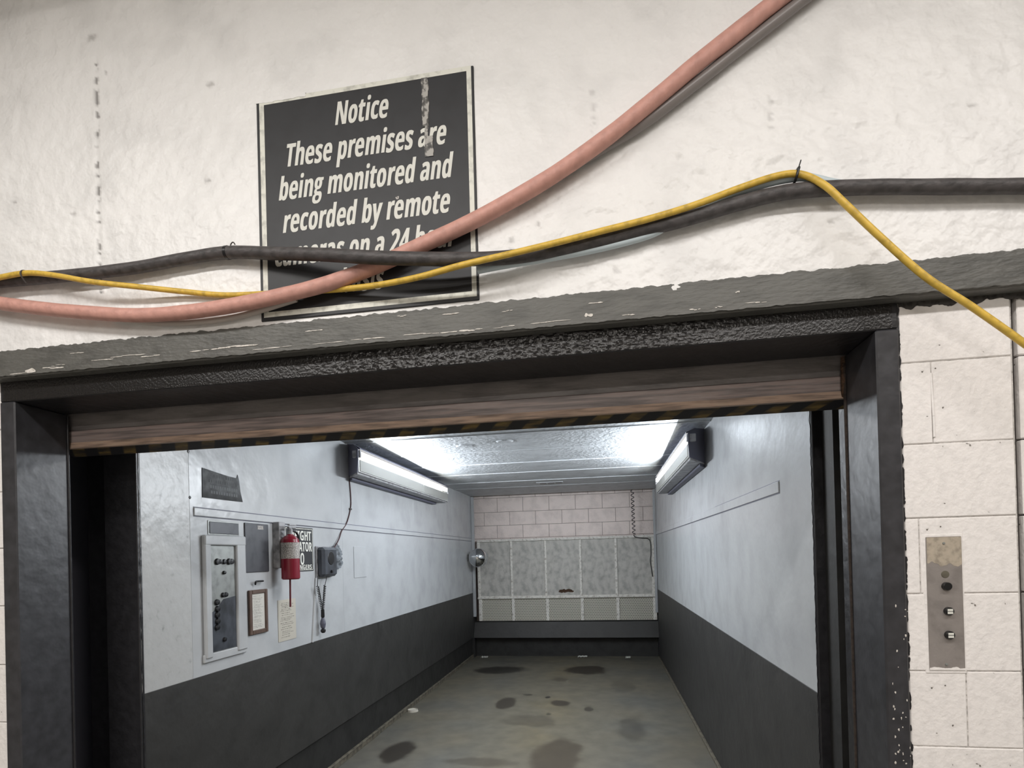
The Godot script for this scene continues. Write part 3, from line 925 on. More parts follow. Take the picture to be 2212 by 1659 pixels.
func lift_car() -> void:
	# shaft around the car
	part("slab", structure("wall_shaft_left"), bx(-2.75, -0.2, -9.3, -2.55, 3.6, -1.9), M.shaft_dark)
	part("slab", structure("wall_shaft_right"), bx(1.45, -0.2, -9.3, 1.65, 3.6, -1.9), M.shaft_dark)
	part("slab", structure("ceiling_shaft"), bx(-2.75, 3.4, -9.3, 1.65, 3.6, -2.9), M.shaft_dark)
	part("slab", structure("floor_shaft"), bx(-2.75, -0.4, -9.3, 1.65, -0.2, -1.9), M.shaft_dark)
	part("sill", structure("trim_2"), bx(-2.55, -0.2, -2.19, 1.45, -0.005, -1.93), M.kick_dark)
	# floor
	var fl := structure("floor_car", "stained grey-brown steel and concrete floor of the lift car")
	var mb := MB.new()
	mb.quad(Vector3(-2.02, 0.0, -8.86), Vector3(0.80, 0.0, -8.86), Vector3(0.80, 0.0, -2.2), Vector3(-2.02, 0.0, -2.2), Vector3.UP)
	for i in mb.v.size():
		mb.t[i] = Vector2((mb.v[i].x + 2.02) / 2.82, (-2.2 - mb.v[i].z) / 6.66)
	part("deck", fl, mb, M.car_floor)
	part("deck_plate", fl, bx(-2.03, -0.12, -8.86, 0.81, -0.004, -2.2), M.kick_dark)
	# left wall
	var wl := structure("wall_car_left", "white painted left wall of the lift car with a dark grey wainscot")
	part("wall_body", wl, bx(-2.06, 0.0, CAR_END, CAR_L - 0.03, 2.50, -2.20), M.kick_dark)
	var seams := [-2.200, -2.513, -4.178, -5.9, -7.5, CAR_END]
	for i in seams.size() - 1:
		var m: Material = M.car_scuffed if i == 0 else M.car_white
		part("wall_panel", wl, bx(CAR_L - 0.03, 0.975, seams[i + 1], CAR_L, 2.46, seams[i] - 0.0004, 0.0012), m)
	part("wainscot", wl, bx(CAR_L - 0.03, 0.305, CAR_END, CAR_L + 0.002, 0.985, -2.201, 0.002), M.wainscot, "dark grey painted wainscot")
	part("kick_recess", wl, bx(CAR_L - 0.06, 0.0, CAR_END, CAR_L - 0.029, 0.305, -2.215), M.kick_dark)
	part("curb", wl, bx(CAR_L - 0.06, 0.0, CAR_END, CAR_L - 0.008, 0.045, -2.215, 0.004), M.curb)
	part("edge_line", wl, bx(CAR_L - 0.001, 1.8155, CAR_END, CAR_L + 0.0012, 1.820, -2.54), M.fixture_dark)  # dark strips along the rail: its shadow line and dirt put into colour
	part("edge_line", wl, bx(CAR_L - 0.001, 1.771, CAR_END, CAR_L + 0.0012, 1.7755, -2.54), M.fixture_dark)
	part("rail", wl, bx(CAR_L - 0.001, 1.776, CAR_END, CAR_L + 0.006, 1.815, -2.54, 0.002), M.car_white)
	# right wall
	var wr := structure("wall_car_right", "white painted right wall of the lift car with a dark grey wainscot")
	part("wall_body", wr, bx(CAR_R + 0.03, 0.0, CAR_END, CAR_R + 0.096, 2.50, -2.20), M.kick_dark)
	var rs := [-2.316, -4.3, -6.3, CAR_END]
	for i in rs.size() - 1:
		part("wall_panel", wr, bx(CAR_R, 0.99, rs[i + 1], CAR_R + 0.03, 2.46, rs[i], 0.001), M.car_white)
	part("wainscot", wr, bx(CAR_R - 0.002, 0.0, CAR_END, CAR_R + 0.03, 0.998, -2.316, 0.002), M.wainscot, "dark grey painted wainscot")
	part("floor_angle", wr, bx(CAR_R - 0.022, 0.0, CAR_END, CAR_R, 0.028, -2.316, 0.004), M.curb, "scuffed angle along the floor")
	part("edge_line", wr, bx(CAR_R - 0.0012, 1.8385, -4.2, CAR_R + 0.001, 1.842, -2.725), M.fixture_dark)  # same painted shadow and dirt lines along the right rail
	part("edge_line", wr, bx(CAR_R - 0.0012, 1.783, CAR_END, CAR_R + 0.001, 1.7875, -2.725), M.fixture_dark)
	part("rail", wr, bx(CAR_R - 0.006, 1.788, CAR_END, CAR_R + 0.001, 1.838, -2.725, 0.002), M.car_white)
	# black posts at the mouth of the car
	var po := structure("trim_3", "black steel posts at the mouth of the lift car")
	part("post", po, bx(-2.123, 0.0, -2.200, CAR_L + 0.001, 2.46, -2.188, 0.003), M.black_steel)
	part("post", po, bx(-2.30, 0.0, -2.40, -2.15, 2.46, -2.28, 0.003), M.black_steel)
	part("post", po, bx(CAR_R - 0.003, 0.0, -2.316, 0.845, 2.46, -2.304, 0.003), M.black_steel)
	part("post", po, bx(0.86, 0.0, -2.42, 1.0, 2.46, -2.30, 0.003), M.black_steel)
	part("guide_rail", po, bx(0.80, 0.0, -2.12, 0.83, 3.3, -2.05, 0.003), M.black_steel)
	part("car_header", po, bx(-2.2, 2.12, -2.32, 0.95, 2.50, -2.24, 0.003), M.black_steel)
	# torn paint along the front edges of the two walls
	var tear := ragged_strip(0.0, 2.45, -0.005, 0.004, -0.001, 0.001, 0.004, 0.0, 0.012, 51)
	part("paint_edge", po, placed(tear, Transform3D(Basis(Vector3.UP, Vector3.BACK, Vector3.RIGHT), Vector3(CAR_L + 0.0015, 0.0, -2.204))), M.black_steel)
	var tear2 := ragged_strip(0.0, 2.45, -0.004, 0.006, -0.001, 0.001, 0.0, 0.008, 0.012, 52)
	part("paint_edge", po, placed(tear2, Transform3D(Basis(Vector3.UP, Vector3.BACK, Vector3.RIGHT), Vector3(CAR_R - 0.0035, 0.0, -2.318))), M.black_steel)
	# ceiling boards
	var ce := structure("ceiling_car", "glossy grey metal ceiling panels of the lift car")
	part("ceiling_deck", ce, bx(-2.06, CAR_H + 0.02, CAR_END + 0.03, 0.88, CAR_H + 0.06, -2.2), M.kick_dark)
	var joints := [-2.24, -2.93, -3.60, -4.27, -4.97, -5.65, -6.32, -7.04, -7.64, -8.63]
	var r := RandomNumberGenerator.new()
	r.seed = 9
	for i in joints.size() - 1:
		var drop := 0.003 * (i % 2) + 0.002 * r.randf()
		part("ceiling_panel", ce, bx(CAR_L, CAR_H - drop, joints[i + 1] + 0.003, CAR_R, CAR_H + 0.02, joints[i] - 0.003, 0.003), M.car_ceiling)
		if i > 0:
			part("seam_strip", ce, bx(CAR_L, CAR_H - 0.009, joints[i] - 0.008, CAR_R, CAR_H, joints[i] + 0.008, 0.003), M.car_ceiling)
	var fp := thing("added_panel_light", "added unseen light panel on the lift car ceiling just inside the door", "ceiling light", Vector3(-0.6, CAR_H, -3.25))  # added to brighten the car's front walls, hidden by the header
	part("tray", fp, bx(-1.24, CAR_H - 0.035, -3.43, 0.04, CAR_H - 0.002, -3.07, 0.004), M.white_enamel)
	part("diffuser", fp, bx(-1.20, CAR_H - 0.040, -3.40, 0.0, CAR_H - 0.034, -3.10, 0.002), M.tube)
	# a slotted vent and two blank caps
	part("vent_plate", ce, bx(-0.80, CAR_H - 0.010, -7.49, -0.46, CAR_H - 0.004, -7.28, 0.002), M.car_ceiling)
	for k in 3:
		part("vent_slot", ce, bx(-0.76 + 0.10 * k, CAR_H - 0.013, -7.42, -0.68 + 0.10 * k, CAR_H - 0.009, -7.34, 0.001), M.black_plastic, "dark slot")
	for q in [Vector3(-0.744, CAR_H - 0.002, -4.56), Vector3(-1.10, CAR_H - 0.002, -4.66)]:
		part("cap", ce, MB.new().lathe([Vector2(0.0, 0.012), Vector2(0.055, 0.010), Vector2(0.075, 0.0)], q, Vector3.DOWN, 20), M.car_ceiling)


func rear_end() -> void:
	var r := RandomNumberGenerator.new()
	r.seed = 15
	var w := structure("wall_back", "pinkish painted concrete block wall of the shaft above the lift gate")
	part("wall_body", w, bx(-2.75, -0.2, -9.3, 1.65, 3.6, -8.856), M.mortar_far)
	var ys := [1.611, 1.811, 2.010, 2.218, 2.436, 2.64]
	for i in ys.size() - 1:
		var x := -2.40 + (0.0 if i % 2 else 0.2)
		x += 0.0 if i != 3 else 0.008
		while x < 1.2:
			block(w, x, x + 0.402, ys[i], ys[i + 1], -8.85, M.block_far, r, 0.003)
			x += 0.402
	# white corner posts at the rear end of the car walls
	var po := structure("trim_4", "white corner posts at the rear end of the lift car")
	part("post", po, bx(-1.962, 0.62, CAR_END - 0.02, -1.918, 2.45, CAR_END + 0.02, 0.003), M.car_white)
	part("post", po, bx(0.742, 0.66, CAR_END - 0.02, 0.776, 2.45, CAR_END + 0.02, 0.003), M.car_white)
	# dark sill boards under the gate
	var s := structure("trim_5", "dark grey sill boards under the lift gate")
	part("board", s, MB.new().prism(PackedVector2Array([Vector2(-8.76, 0.545), Vector2(-8.70, 0.53), Vector2(-8.64, 0.30), Vector2(-8.76, 0.30)]), Vector3(-1.99, 0, 0), Vector3(0, 0, 1), Vector3(0, 1, 0), Vector3(2.79, 0, 0)), M.wainscot)
	part("board", s, bx(-2.03, 0.0, -8.84, 0.83, 0.31, -8.80), M.kick_dark)
	part("side_cheek", s, bx(-2.03, 0.0, -8.84, -1.955, 0.62, CAR_END - 0.001), M.kick_dark)
	part("side_cheek", s, bx(0.775, 0.0, -8.84, 0.83, 0.62, CAR_END - 0.001), M.kick_dark)
	# the gate
	var g := thing("lift_gate", "whitish steel lift gate of tall sheets over perforated sheets, at the rear end", "gate", Vector3(-0.57, 0.545, -8.72))
	var zf := -8.70
	var bars := [-1.874, -1.365, -0.844, -0.325, 0.197, 0.728]
	part("rail", g, bx(-1.895, 1.755, zf - 0.04, 0.75, 1.79, zf + 0.006, 0.004), M.gate_frame)
	part("rail", g, bx(-1.90, 0.885, zf - 0.04, 0.765, 0.91, zf + 0.018, 0.004), M.gate_frame)
	for i in bars.size():
		var h: float = 0.021 if i in [0, 5] else 0.018
		var b: float = bars[i]
		part("stile", g, bx(b - h, 0.91, zf - 0.04, b + h, 1.755, zf, 0.004), M.gate_frame)
		part("stile", g, bx(b - h * 1.25 + 0.012, 0.548, zf - 0.04, b + h * 1.25 + 0.012, 0.885, zf, 0.004), M.gate_frame)
	for i in 5:
		part("sheet", g, bx(bars[i] + 0.018, 0.908, zf - 0.03, bars[i + 1] - 0.018, 1.757, zf - 0.018), M.gate_sheet)
		part("perforated_sheet", g, bx(bars[i] + 0.03, 0.548, zf - 0.03, bars[i + 1] - 0.01, 0.887, zf - 0.018), M.gate_mesh)
		part("glazing_bead", g, bx(bars[i] + 0.018, 0.908, zf - 0.019, bars[i + 1] - 0.018, 0.925, zf - 0.010, 0.002), M.gate_frame)
	var hole := MB.new()
	for k in 5:
		flake(hole, -0.62 + 0.035 * k, 0.985 + 0.012 * (k % 2), zf - 0.0172 + 0.0003 * k, 0.09, 0.05, r)
	part("rust_patch", g, hole, M.rust, "dark rust patch low on the middle sheet")
	# coiled lead from the ceiling to the gate, then along its frame
	var c := thing("coiled_cord", "black coiled cord hanging from the lift ceiling down to the gate's top right", "cord", Vector3(0.46, 1.77, -8.66))
	part("coil", c, coil(Vector3(0.456, 2.45, -8.66), Vector3(0.463, 1.80, -8.66), 0.021, 0.06, 0.0055), M.black_plastic)
	part("lead", c, MB.new().tube(smooth_path([Vector3(0.463, 1.80, -8.66), Vector3(0.48, 1.765, -8.675), Vector3(0.58, 1.745, -8.685), Vector3(0.66, 1.735, -8.685), Vector3(0.695, 1.68, -8.685), Vector3(0.70, 1.52, -8.685), Vector3(0.688, 1.42, -8.685), Vector3(0.70, 1.30, -8.685), Vector3(0.712, 1.18, -8.685)]), 0.006, 8), M.black_plastic)
	# convex mirror
	var at := Vector3(-1.79, 1.519, -8.30)
	var mi := thing("convex_mirror", "round convex mirror in the rear left corner of the lift car", "mirror", at)
	var ax := Vector3(0.35, -0.05, 1.0).normalized()
	var dome := []
	for k in 13:
		var a := deg_to_rad(62.0) * k / 12.0
		dome.append(Vector2(0.152 * sin(a), 0.152 * (cos(a) - cos(deg_to_rad(62.0)))))
	part("dome", mi, MB.new().lathe(dome, at, ax, 40), M.mirror)
	part("backing", mi, MB.new().lathe([Vector2(0.0, -0.02), Vector2(0.10, -0.018), Vector2(0.138, -0.004), Vector2(0.138, 0.003), Vector2(0.133, 0.003)], at, ax, 40), M.fixture_grey)
	part("arm", mi, MB.new().tube([at - ax * 0.02, Vector3(CAR_L, 1.52, -8.42)], 0.012, 10), M.fixture_grey)
	part("bracket", mi, bx(CAR_L, 1.47, -8.45, CAR_L + 0.008, 1.57, -8.38, 0.002), M.fixture_grey)


func notice_board() -> void:
	var s := thing("notice_sign", "black notice board with white border and slanted white lettering, above the lift door", "sign", Vector3(-0.679, 2.287, BEAM_Z))
	var z0 := BEAM_Z + 0.001
	part("board", s, bx(-1.026, 2.287, BEAM_Z - 0.004, -0.333, 2.974, z0 + 0.004, 0.0015), M.sign_black)
	var zb := z0 + 0.0045
	var border := MB.new()
	border.box(Vector3(-1.016, 2.298, z0 + 0.003), Vector3(-1.000, 2.974, zb))
	border.box(Vector3(-0.354, 2.298, z0 + 0.003), Vector3(-0.340, 2.974, zb))
	border.box(Vector3(-1.000, 2.298, z0 + 0.003), Vector3(-0.354, 2.314, zb))
	border.box(Vector3(-1.000, 2.960, z0 + 0.003), Vector3(-0.354, 2.974, zb))
	part("border", s, border, M.sign_white, "white border line")
	var r := RandomNumberGenerator.new()
	r.seed = 31
	# text, cap height, left, right, baseline
	for l in [["Notice", 0.070, -0.765, -0.590, 2.862], ["These premises are", 0.070, -0.934, -0.414, 2.757], ["being monitored and", 0.070, -0.956, -0.400, 2.656], ["recorded by remote", 0.070, -0.945, -0.408, 2.554], ["cameras on a 24 hour", 0.070, -0.976, -0.393, 2.452], ["basis", 0.070, -0.759, -0.618, 2.351]]:
		var mb := letters(l[0], l[1], l[3] - l[2], 0.15, 0.013)
		part("lettering", s, placed(mb, Transform3D(Basis(), Vector3((l[2] + l[3]) / 2.0, l[4], z0 + 0.0035))), M.lettering)
	# splashed white paint at the upper right, wall paint brushed over the top edge
	var zp := z0 + 0.0052
	var up := Transform3D(Basis(Vector3.BACK, PI / 2.0), Vector3(-0.482, 2.725, 0.0))
	for q in [[0.0, 0.15, -0.007, 0.003, 0.003, 41], [0.09, 0.235, -0.012, 0.009, 0.004, 42], [0.0, 0.06, -0.022, -0.006, 0.004, 43]]:
		part("paint_splash", s, placed(ragged_strip(q[0], q[1], q[2], q[3], zp - 0.001, zp + 0.0004 + 0.00035 * (q[5] - 41), q[4], q[4], 0.003, q[5]), up), M.splash, "splash of grey-white paint")
	var nub := MB.new()
	flake(nub, -0.574, 2.6155, zp, 0.012, 0.012, r)
	part("paint_fleck", s, nub, M.label_paper)
	part("overpaint", s, ragged_strip(-1.027, -0.86, 2.9665, 2.977, z0, zb + 0.0008, 0.002, 0.004, 0.005, 12), M.plaster_plain, "wall paint brushed over the top edge")


func cables() -> void:
	var pink := [Vector3(1.35, 3.60, -1.6), Vector3(0.95, 3.30, -1.6), Vector3(0.75, 3.14, -1.605), Vector3(0.581, 3.025, -1.605), Vector3(0.490, 2.970, -1.605), Vector3(0.396, 2.909, -1.605), Vector3(0.277, 2.833, -1.605), Vector3(0.155, 2.748, -1.605), Vector3(0.029, 2.670, -1.610), Vector3(-0.100, 2.601, -1.615), Vector3(-0.233, 2.543, -1.619), Vector3(-0.370, 2.491, -1.622), Vector3(-0.510, 2.446, -1.623), Vector3(-0.653, 2.399, -1.621), Vector3(-0.796, 2.362, -1.613), Vector3(-0.943, 2.339, -1.607), Vector3(-1.097, 2.326, -1.607), Vector3(-1.258, 2.322, -1.610), Vector3(-1.424, 2.330, -1.613), Vector3(-1.592, 2.353, -1.613), Vector3(-1.765, 2.383, -1.613), Vector3(-1.944, 2.419, -1.613), Vector3(-2.165, 2.472, -1.613), Vector3(-2.9, 2.60, -1.613), Vector3(-4.95, 2.72, -1.613)]
	var h := thing("rubber_hose", "thick dusty pink hose sagging from upper right across the notice to lower left", "hose", Vector3(-0.6, 2.4, BEAM_Z))
	part("hose", h, MB.new().tube(smooth_path(pink), 0.0215, 18, true, 0.0015), M.pink)
	var black := [Vector3(-4.95, 2.55, -1.625), Vector3(-2.9, 2.53, -1.625), Vector3(-2.180, 2.516, -1.625), Vector3(-1.956, 2.498, -1.625), Vector3(-1.776, 2.492, -1.625), Vector3(-1.601, 2.488, -1.625), Vector3(-1.431, 2.489, -1.625), Vector3(-1.265, 2.498, -1.625), Vector3(-1.115, 2.499, -1.623), Vector3(-0.942, 2.468, -1.606), Vector3(-0.781, 2.433, -1.580), Vector3(-0.634, 2.405, -1.572), Vector3(-0.496, 2.387, -1.575), Vector3(-0.364, 2.376, -1.585), Vector3(-0.235, 2.377, -1.605), Vector3(-0.106, 2.389, -1.619), Vector3(0.022, 2.404, -1.623), Vector3(0.147, 2.422, -1.623), Vector3(0.269, 2.440, -1.623), Vector3(0.388, 2.462, -1.623), Vector3(0.504, 2.476, -1.623), Vector3(0.616, 2.471, -1.623), Vector3(0.726, 2.460, -1.623), Vector3(0.833, 2.446, -1.623), Vector3(0.937, 2.433, -1.623), Vector3(1.051, 2.419, -1.623), Vector3(1.168, 2.404, -1.623), Vector3(1.7, 2.37, -1.623), Vector3(3.95, 2.40, -1.623)]
	var b := thing("black_cable", "thick dusty black cable running along the beam above the grey band", "cable", Vector3(-0.4, 2.4, BEAM_Z))
	part("cable", b, MB.new().tube(smooth_path(black), 0.0185, 16, true, 0.001), M.black_cable)
	part("tie", b, MB.new().tube([Vector3(-1.122, 2.4995, -1.6235), Vector3(-1.113, 2.499, -1.6230)], 0.0202, 16), M.black_plastic)
	var yellow := [Vector3(-4.95, 2.40, -1.595), Vector3(-2.9, 2.44, -1.595), Vector3(-2.140, 2.478, -1.595), Vector3(-1.920, 2.494, -1.595), Vector3(-1.813, 2.497, -1.595), Vector3(-1.708, 2.478, -1.595), Vector3(-1.572, 2.443, -1.595), Vector3(-1.419, 2.418, -1.610), Vector3(-1.276, 2.398, -1.632), Vector3(-1.135, 2.376, -1.639), Vector3(-0.963, 2.365, -1.639), Vector3(-0.808, 2.355, -1.634), Vector3(-0.652, 2.342, -1.612), Vector3(-0.503, 2.340, -1.588), Vector3(-0.362, 2.349, -1.564), Vector3(-0.230, 2.366, -1.567), Vector3(-0.103, 2.392, -1.585), Vector3(0.022, 2.413, -1.591), Vector3(0.145, 2.432, -1.594), Vector3(0.266, 2.457, -1.598), Vector3(0.385, 2.492, -1.605), Vector3(0.478, 2.515, -1.612), Vector3(0.535, 2.510, -1.610), Vector3(0.585, 2.465, -1.594), Vector3(0.633, 2.401, -1.585), Vector3(0.706, 2.314, -1.585), Vector3(0.807, 2.202, -1.585), Vector3(0.907, 2.118, -1.585), Vector3(1.016, 2.019, -1.585), Vector3(1.127, 1.912, -1.585), Vector3(1.5, 1.5, -1.6), Vector3(1.62, 0.9, -1.64), Vector3(1.63, 0.02, -1.65)]
	var y := thing("yellow_cable", "thin yellow cable looped over the black one and drooping at right", "cable", Vector3(-0.4, 2.35, BEAM_Z))
	part("cable", y, MB.new().tube(smooth_path(yellow), 0.0085, 12), M.yellow)
	var pale := [Vector3(-0.331, 2.362, -1.628), Vector3(-0.241, 2.369, -1.628), Vector3(-0.108, 2.376, -1.628), Vector3(0.022, 2.387, -1.628), Vector3(0.149, 2.407, -1.628), Vector3(0.211, 2.433, -1.628), Vector3(0.273, 2.459, -1.628), Vector3(0.333, 2.479, -1.628), Vector3(0.393, 2.495, -1.628), Vector3(0.453, 2.508, -1.628), Vector3(0.511, 2.514, -1.628), Vector3(0.557, 2.511, -1.628), Vector3(0.613, 2.490, -1.628), Vector3(0.68, 2.468, -1.628)]
	var p := thing("pale_cable", "thin pale blue-grey cable tucked behind the black one right of the notice", "cable", Vector3(0.1, 2.4, BEAM_Z))
	part("cable", p, MB.new().tube(smooth_path(pale), 0.0105, 10), M.pale_cable)
	var g1 := [Vector3(1.42, 3.60, -1.625), Vector3(0.86, 3.19, -1.625), Vector3(0.621, 3.019, -1.625), Vector3(0.541, 2.967, -1.625), Vector3(0.471, 2.922, -1.625), Vector3(0.400, 2.878, -1.627), Vector3(0.280, 2.801, -1.629), Vector3(0.156, 2.725, -1.631), Vector3(0.055, 2.679, -1.635), Vector3(-0.049, 2.634, -1.635), Vector3(-0.235, 2.560, -1.635)]
	var g := thing("grey_cable", "grey cable running close beneath the pink hose at the upper right", "cable", Vector3(0.3, 2.8, BEAM_Z))
	part("cable", g, MB.new().tube(smooth_path(g1), 0.0155, 14), M.grey_cable)
	var g2 := [Vector3(-0.901, 2.341, -1.641), Vector3(-1.025, 2.317, -1.640), Vector3(-1.120, 2.304, -1.640), Vector3(-1.216, 2.301, -1.640), Vector3(-1.314, 2.305, -1.640), Vector3(-1.414, 2.317, -1.640), Vector3(-1.549, 2.344, -1.640)]
	var w := thing("white_cable", "thin whitish cable just showing under the lowest sag of the pink hose", "cable", Vector3(-1.2, 2.3, BEAM_Z))
	part("cable", w, MB.new().tube(smooth_path(g2), 0.009, 10), M.white_cable)
	# fastenings
	var c := thing("cable_clip", "small dark clip and nail holding the yellow cable at its crest", "clip", Vector3(0.53, 2.49, BEAM_Z))
	part("strap", c, MB.new().tube(smooth_path([Vector3(0.520, 2.492, -1.655), Vector3(0.521, 2.497, -1.607), Vector3(0.525, 2.514, -1.600), Vector3(0.529, 2.526, -1.606), Vector3(0.531, 2.535, -1.655)]), 0.0035, 8), M.black_plastic)
	part("block", c, bx(0.512, 2.482, -1.66, 0.531, 2.503, -1.638, 0.003), M.black_plastic)
	part("tail", c, MB.new().tube([Vector3(0.529, 2.526, -1.608), Vector3(0.541, 2.556, -1.625)], 0.0018, 6), M.black_plastic)
	var c2 := thing("cable_tie", "small tie round the yellow and black cables near the left edge", "tie", Vector3(-1.82, 2.49, BEAM_Z))
	part("strap", c2, MB.new().tube(smooth_path([Vector3(-1.826, 2.468, -1.60), Vector3(-1.828, 2.490, -1.584), Vector3(-1.827, 2.505, -1.592), Vector3(-1.826, 2.512, -1.625), Vector3(-1.826, 2.520, -1.65)]), 0.0025, 8), M.dirt)
	var c3 := thing("wall_hook", "small bent wire hook above the black cable, left of the notice", "hook", Vector3(-1.12, 2.52, BEAM_Z))
	part("wire", c3, MB.new().tube(smooth_path([Vector3(-1.125, 2.519, -1.656), Vector3(-1.122, 2.535, -1.646), Vector3(-1.111, 2.541, -1.642), Vector3(-1.104, 2.533, -1.642)]), 0.0018, 6), M.dirt)


func landing_button_panel() -> void:
	var p := thing("call_button_panel", "narrow steel call panel with round black buttons on the white block pier", "button panel", Vector3(0.888, 1.199, WALL_Z))
	var z := WALL_Z + 0.0015
	part("back_box", p, bx(0.838, 1.199, WALL_Z - 0.01, 0.936, 1.568, z, 0.002), M.block, "white painted rim of the plate")
	part("face_plate", p, bx(0.846, 1.212, z - 0.001, 0.931, 1.5605, z + 0.0025, 0.002), M.steel)
	part("sheen_strip", p, ragged_strip(0.8475, 0.9295, 1.486, 1.559, z + 0.001, z + 0.0029, 0.0, 0.014, 0.003, 27), M.warm_sheen, "warm reflection painted on the upper end")  # painted reflection laid over the steel plate
	part("paint_edge", p, placed(ragged_strip(0.846, 0.931, 1.209, 1.2145, z, z + 0.0034, 0.006, 0.0, 0.003, 21), Transform3D()), M.block)
	for q in [Vector2(0.888, 1.5425), Vector2(0.886, 1.2235)]:
		part("screw", p, MB.new().lathe([Vector2(0.0, 0.0035), Vector2(0.0025, 0.003), Vector2(0.0036, 0.0)], Vector3(q.x, q.y, z + 0.0028), Vector3.BACK, 14), M.car_steel)
	part("lens", p, MB.new().lathe([Vector2(0.0, 0.0012), Vector2(0.0085, 0.001), Vector2(0.0098, 0.0)], Vector3(0.8895, 1.4605, z + 0.0025), Vector3.BACK, 24), M.curb, "dull beige indicator lens")
	for i in 3:
		var c: Vector3 = [Vector3(0.890, 1.4295, z + 0.002), Vector3(0.893, 1.364, z + 0.002), Vector3(0.893, 1.3015, z + 0.002)][i]
		var out: float = 0.012
		var b := part("button", p, MB.new().lathe([Vector2(0.0, out), Vector2(0.0092, out), Vector2(0.0105, out - 0.0015), Vector2(0.0108, 0.0)], c, Vector3.BACK, 28), M.black_plastic)
		if i > 0:
			for s in [-1.0, 1.0]:
				part("legend", b, bx(c.x - 0.0065, c.y + 0.0037 * s - 0.0029, c.z + out - 0.0005, c.x + 0.0065, c.y + 0.0037 * s + 0.0029, c.z + out + 0.0004), M.lettering, "white legend")


func strip_light(side: float) -> void:
	# side -1: left wall, +1: right wall
	var wall := CAR_L if side < 0 else CAR_R
	var face := -1.80 if side < 0 else 0.62
	var inn := -side                                     # direction into the car along x
	var z0 := -4.13 if side < 0 else -4.24
	var z1 := -6.72
	var slant := 0.20 if side < 0 else 0.32
	var skew := func(mb: MB) -> MB:                      # the near end is cut at an angle, farther back at the wall
		for i in mb.v.size():
			if mb.v[i].z > z0 - 0.1:
				mb.v[i].z -= slant * absf(mb.v[i].x - face) / 0.16
		return mb
	var label := "fluorescent strip light in the upper left corner of the lift car" if side < 0 else "fluorescent strip light in the upper right corner of the lift car"
	var o := thing("strip_light", label, "strip light", Vector3(wall, 2.19, (z0 + z1) / 2.0), "strip lights of the lift car")
	var sx := func(d: float) -> float: return face - inn * d   # d metres back from the face towards the wall
	var prof := PackedVector2Array([Vector2(wall, 2.215), Vector2(sx.call(0.0), 2.205), Vector2(sx.call(0.0), 2.300), Vector2(sx.call(0.055), 2.322), Vector2(sx.call(0.055), 2.39), Vector2(wall, 2.40)])
	part("housing", o, skew.call(MB.new().prism(prof, Vector3(0, 0, z0 - 0.01), Vector3.RIGHT, Vector3.UP, Vector3(0, 0, z1 - z0 + 0.02))), M.white_enamel)
	part("hood", o, skew.call(MB.new().prism(PackedVector2Array([Vector2(wall, 2.455), Vector2(wall, 2.395), Vector2(sx.call(0.05), 2.385), Vector2(sx.call(-0.012), 2.375), Vector2(sx.call(-0.012), 2.383), Vector2(sx.call(0.06), 2.425)]), Vector3(0, 0, z0), Vector3.RIGHT, Vector3.UP, Vector3(0, 0, z1 - z0))), M.fixture_dark, "dark top board")
	part("bottom_board", o, skew.call(bx(wall, 2.186, z0, sx.call(0.012), 2.204, z1 + 0.03, 0.003)), M.fixture_grey)
	part("bottom_strip", o, skew.call(bx(wall, 2.164, z0, wall + inn * 0.05, 2.187, z1 + 0.12, 0.003)), M.fixture_dark, "dark bottom strip")
	# ends
	for e in [[z0, 0.012], [z1, -0.012]]:
		var ep := PackedVector2Array([Vector2(wall, 2.20), Vector2(sx.call(0.005), 2.20), Vector2(sx.call(-0.004), 2.30), Vector2(sx.call(-0.004), 2.375), Vector2(sx.call(0.06), 2.425), Vector2(wall, 2.455)])
		part("end_plate", o, skew.call(MB.new().prism(ep, Vector3(0, 0, e[0]), Vector3.RIGHT, Vector3.UP, Vector3(0, 0, e[1]))), M.fixture_dark if e[1] > 0.0 else M.fixture_grey)
	# cover over the ballast in two lengths
	var zc := -5.75
	for q in [[z0 - 0.03, zc + 0.006], [zc - 0.006, z1 + 0.03]]:
		part("ballast_cover", o, bx(sx.call(0.006), 2.210, q[0], sx.call(-0.006), 2.298, q[1], 0.003), M.cover_paint)
	var tx: float = sx.call(0.012)
	part("tube", o, MB.new().tube([Vector3(tx, 2.345, z0 - 0.05), Vector3(tx, 2.345, z1 + 0.05)], 0.022, 16), M.tube, "glowing tube")
	for z in [z0 - 0.035, z1 + 0.035]:
		part("lamp_holder", o, bx(sx.call(0.055), 2.315, z - 0.012, sx.call(-0.010), 2.37, z + 0.012, 0.003), M.fixture_grey)
	area("strip_glow", Vector3(sx.call(-0.016), 2.335, (z0 + z1) / 2.0), Vector3(inn, -0.12, -0.03).normalized(), Vector2(2.42, 0.05), 8.6, Color(0.95, 0.975, 1.0), Vector3(0, 0, 1))


func wall_print(z0: float, y0: float, z1: float, y1: float, x0: float, x1: float) -> MB:
	# a thin plate on the left car wall (z0 nearer the viewer), with the print upright on its face
	var mb := bx(x0, y0, z1, x1, y1, z0)
	for i in mb.v.size():
		mb.t[i] = Vector2((z0 - mb.v[i].z) / (z0 - z1), (y1 - mb.v[i].y) / (y1 - y0))
	return mb


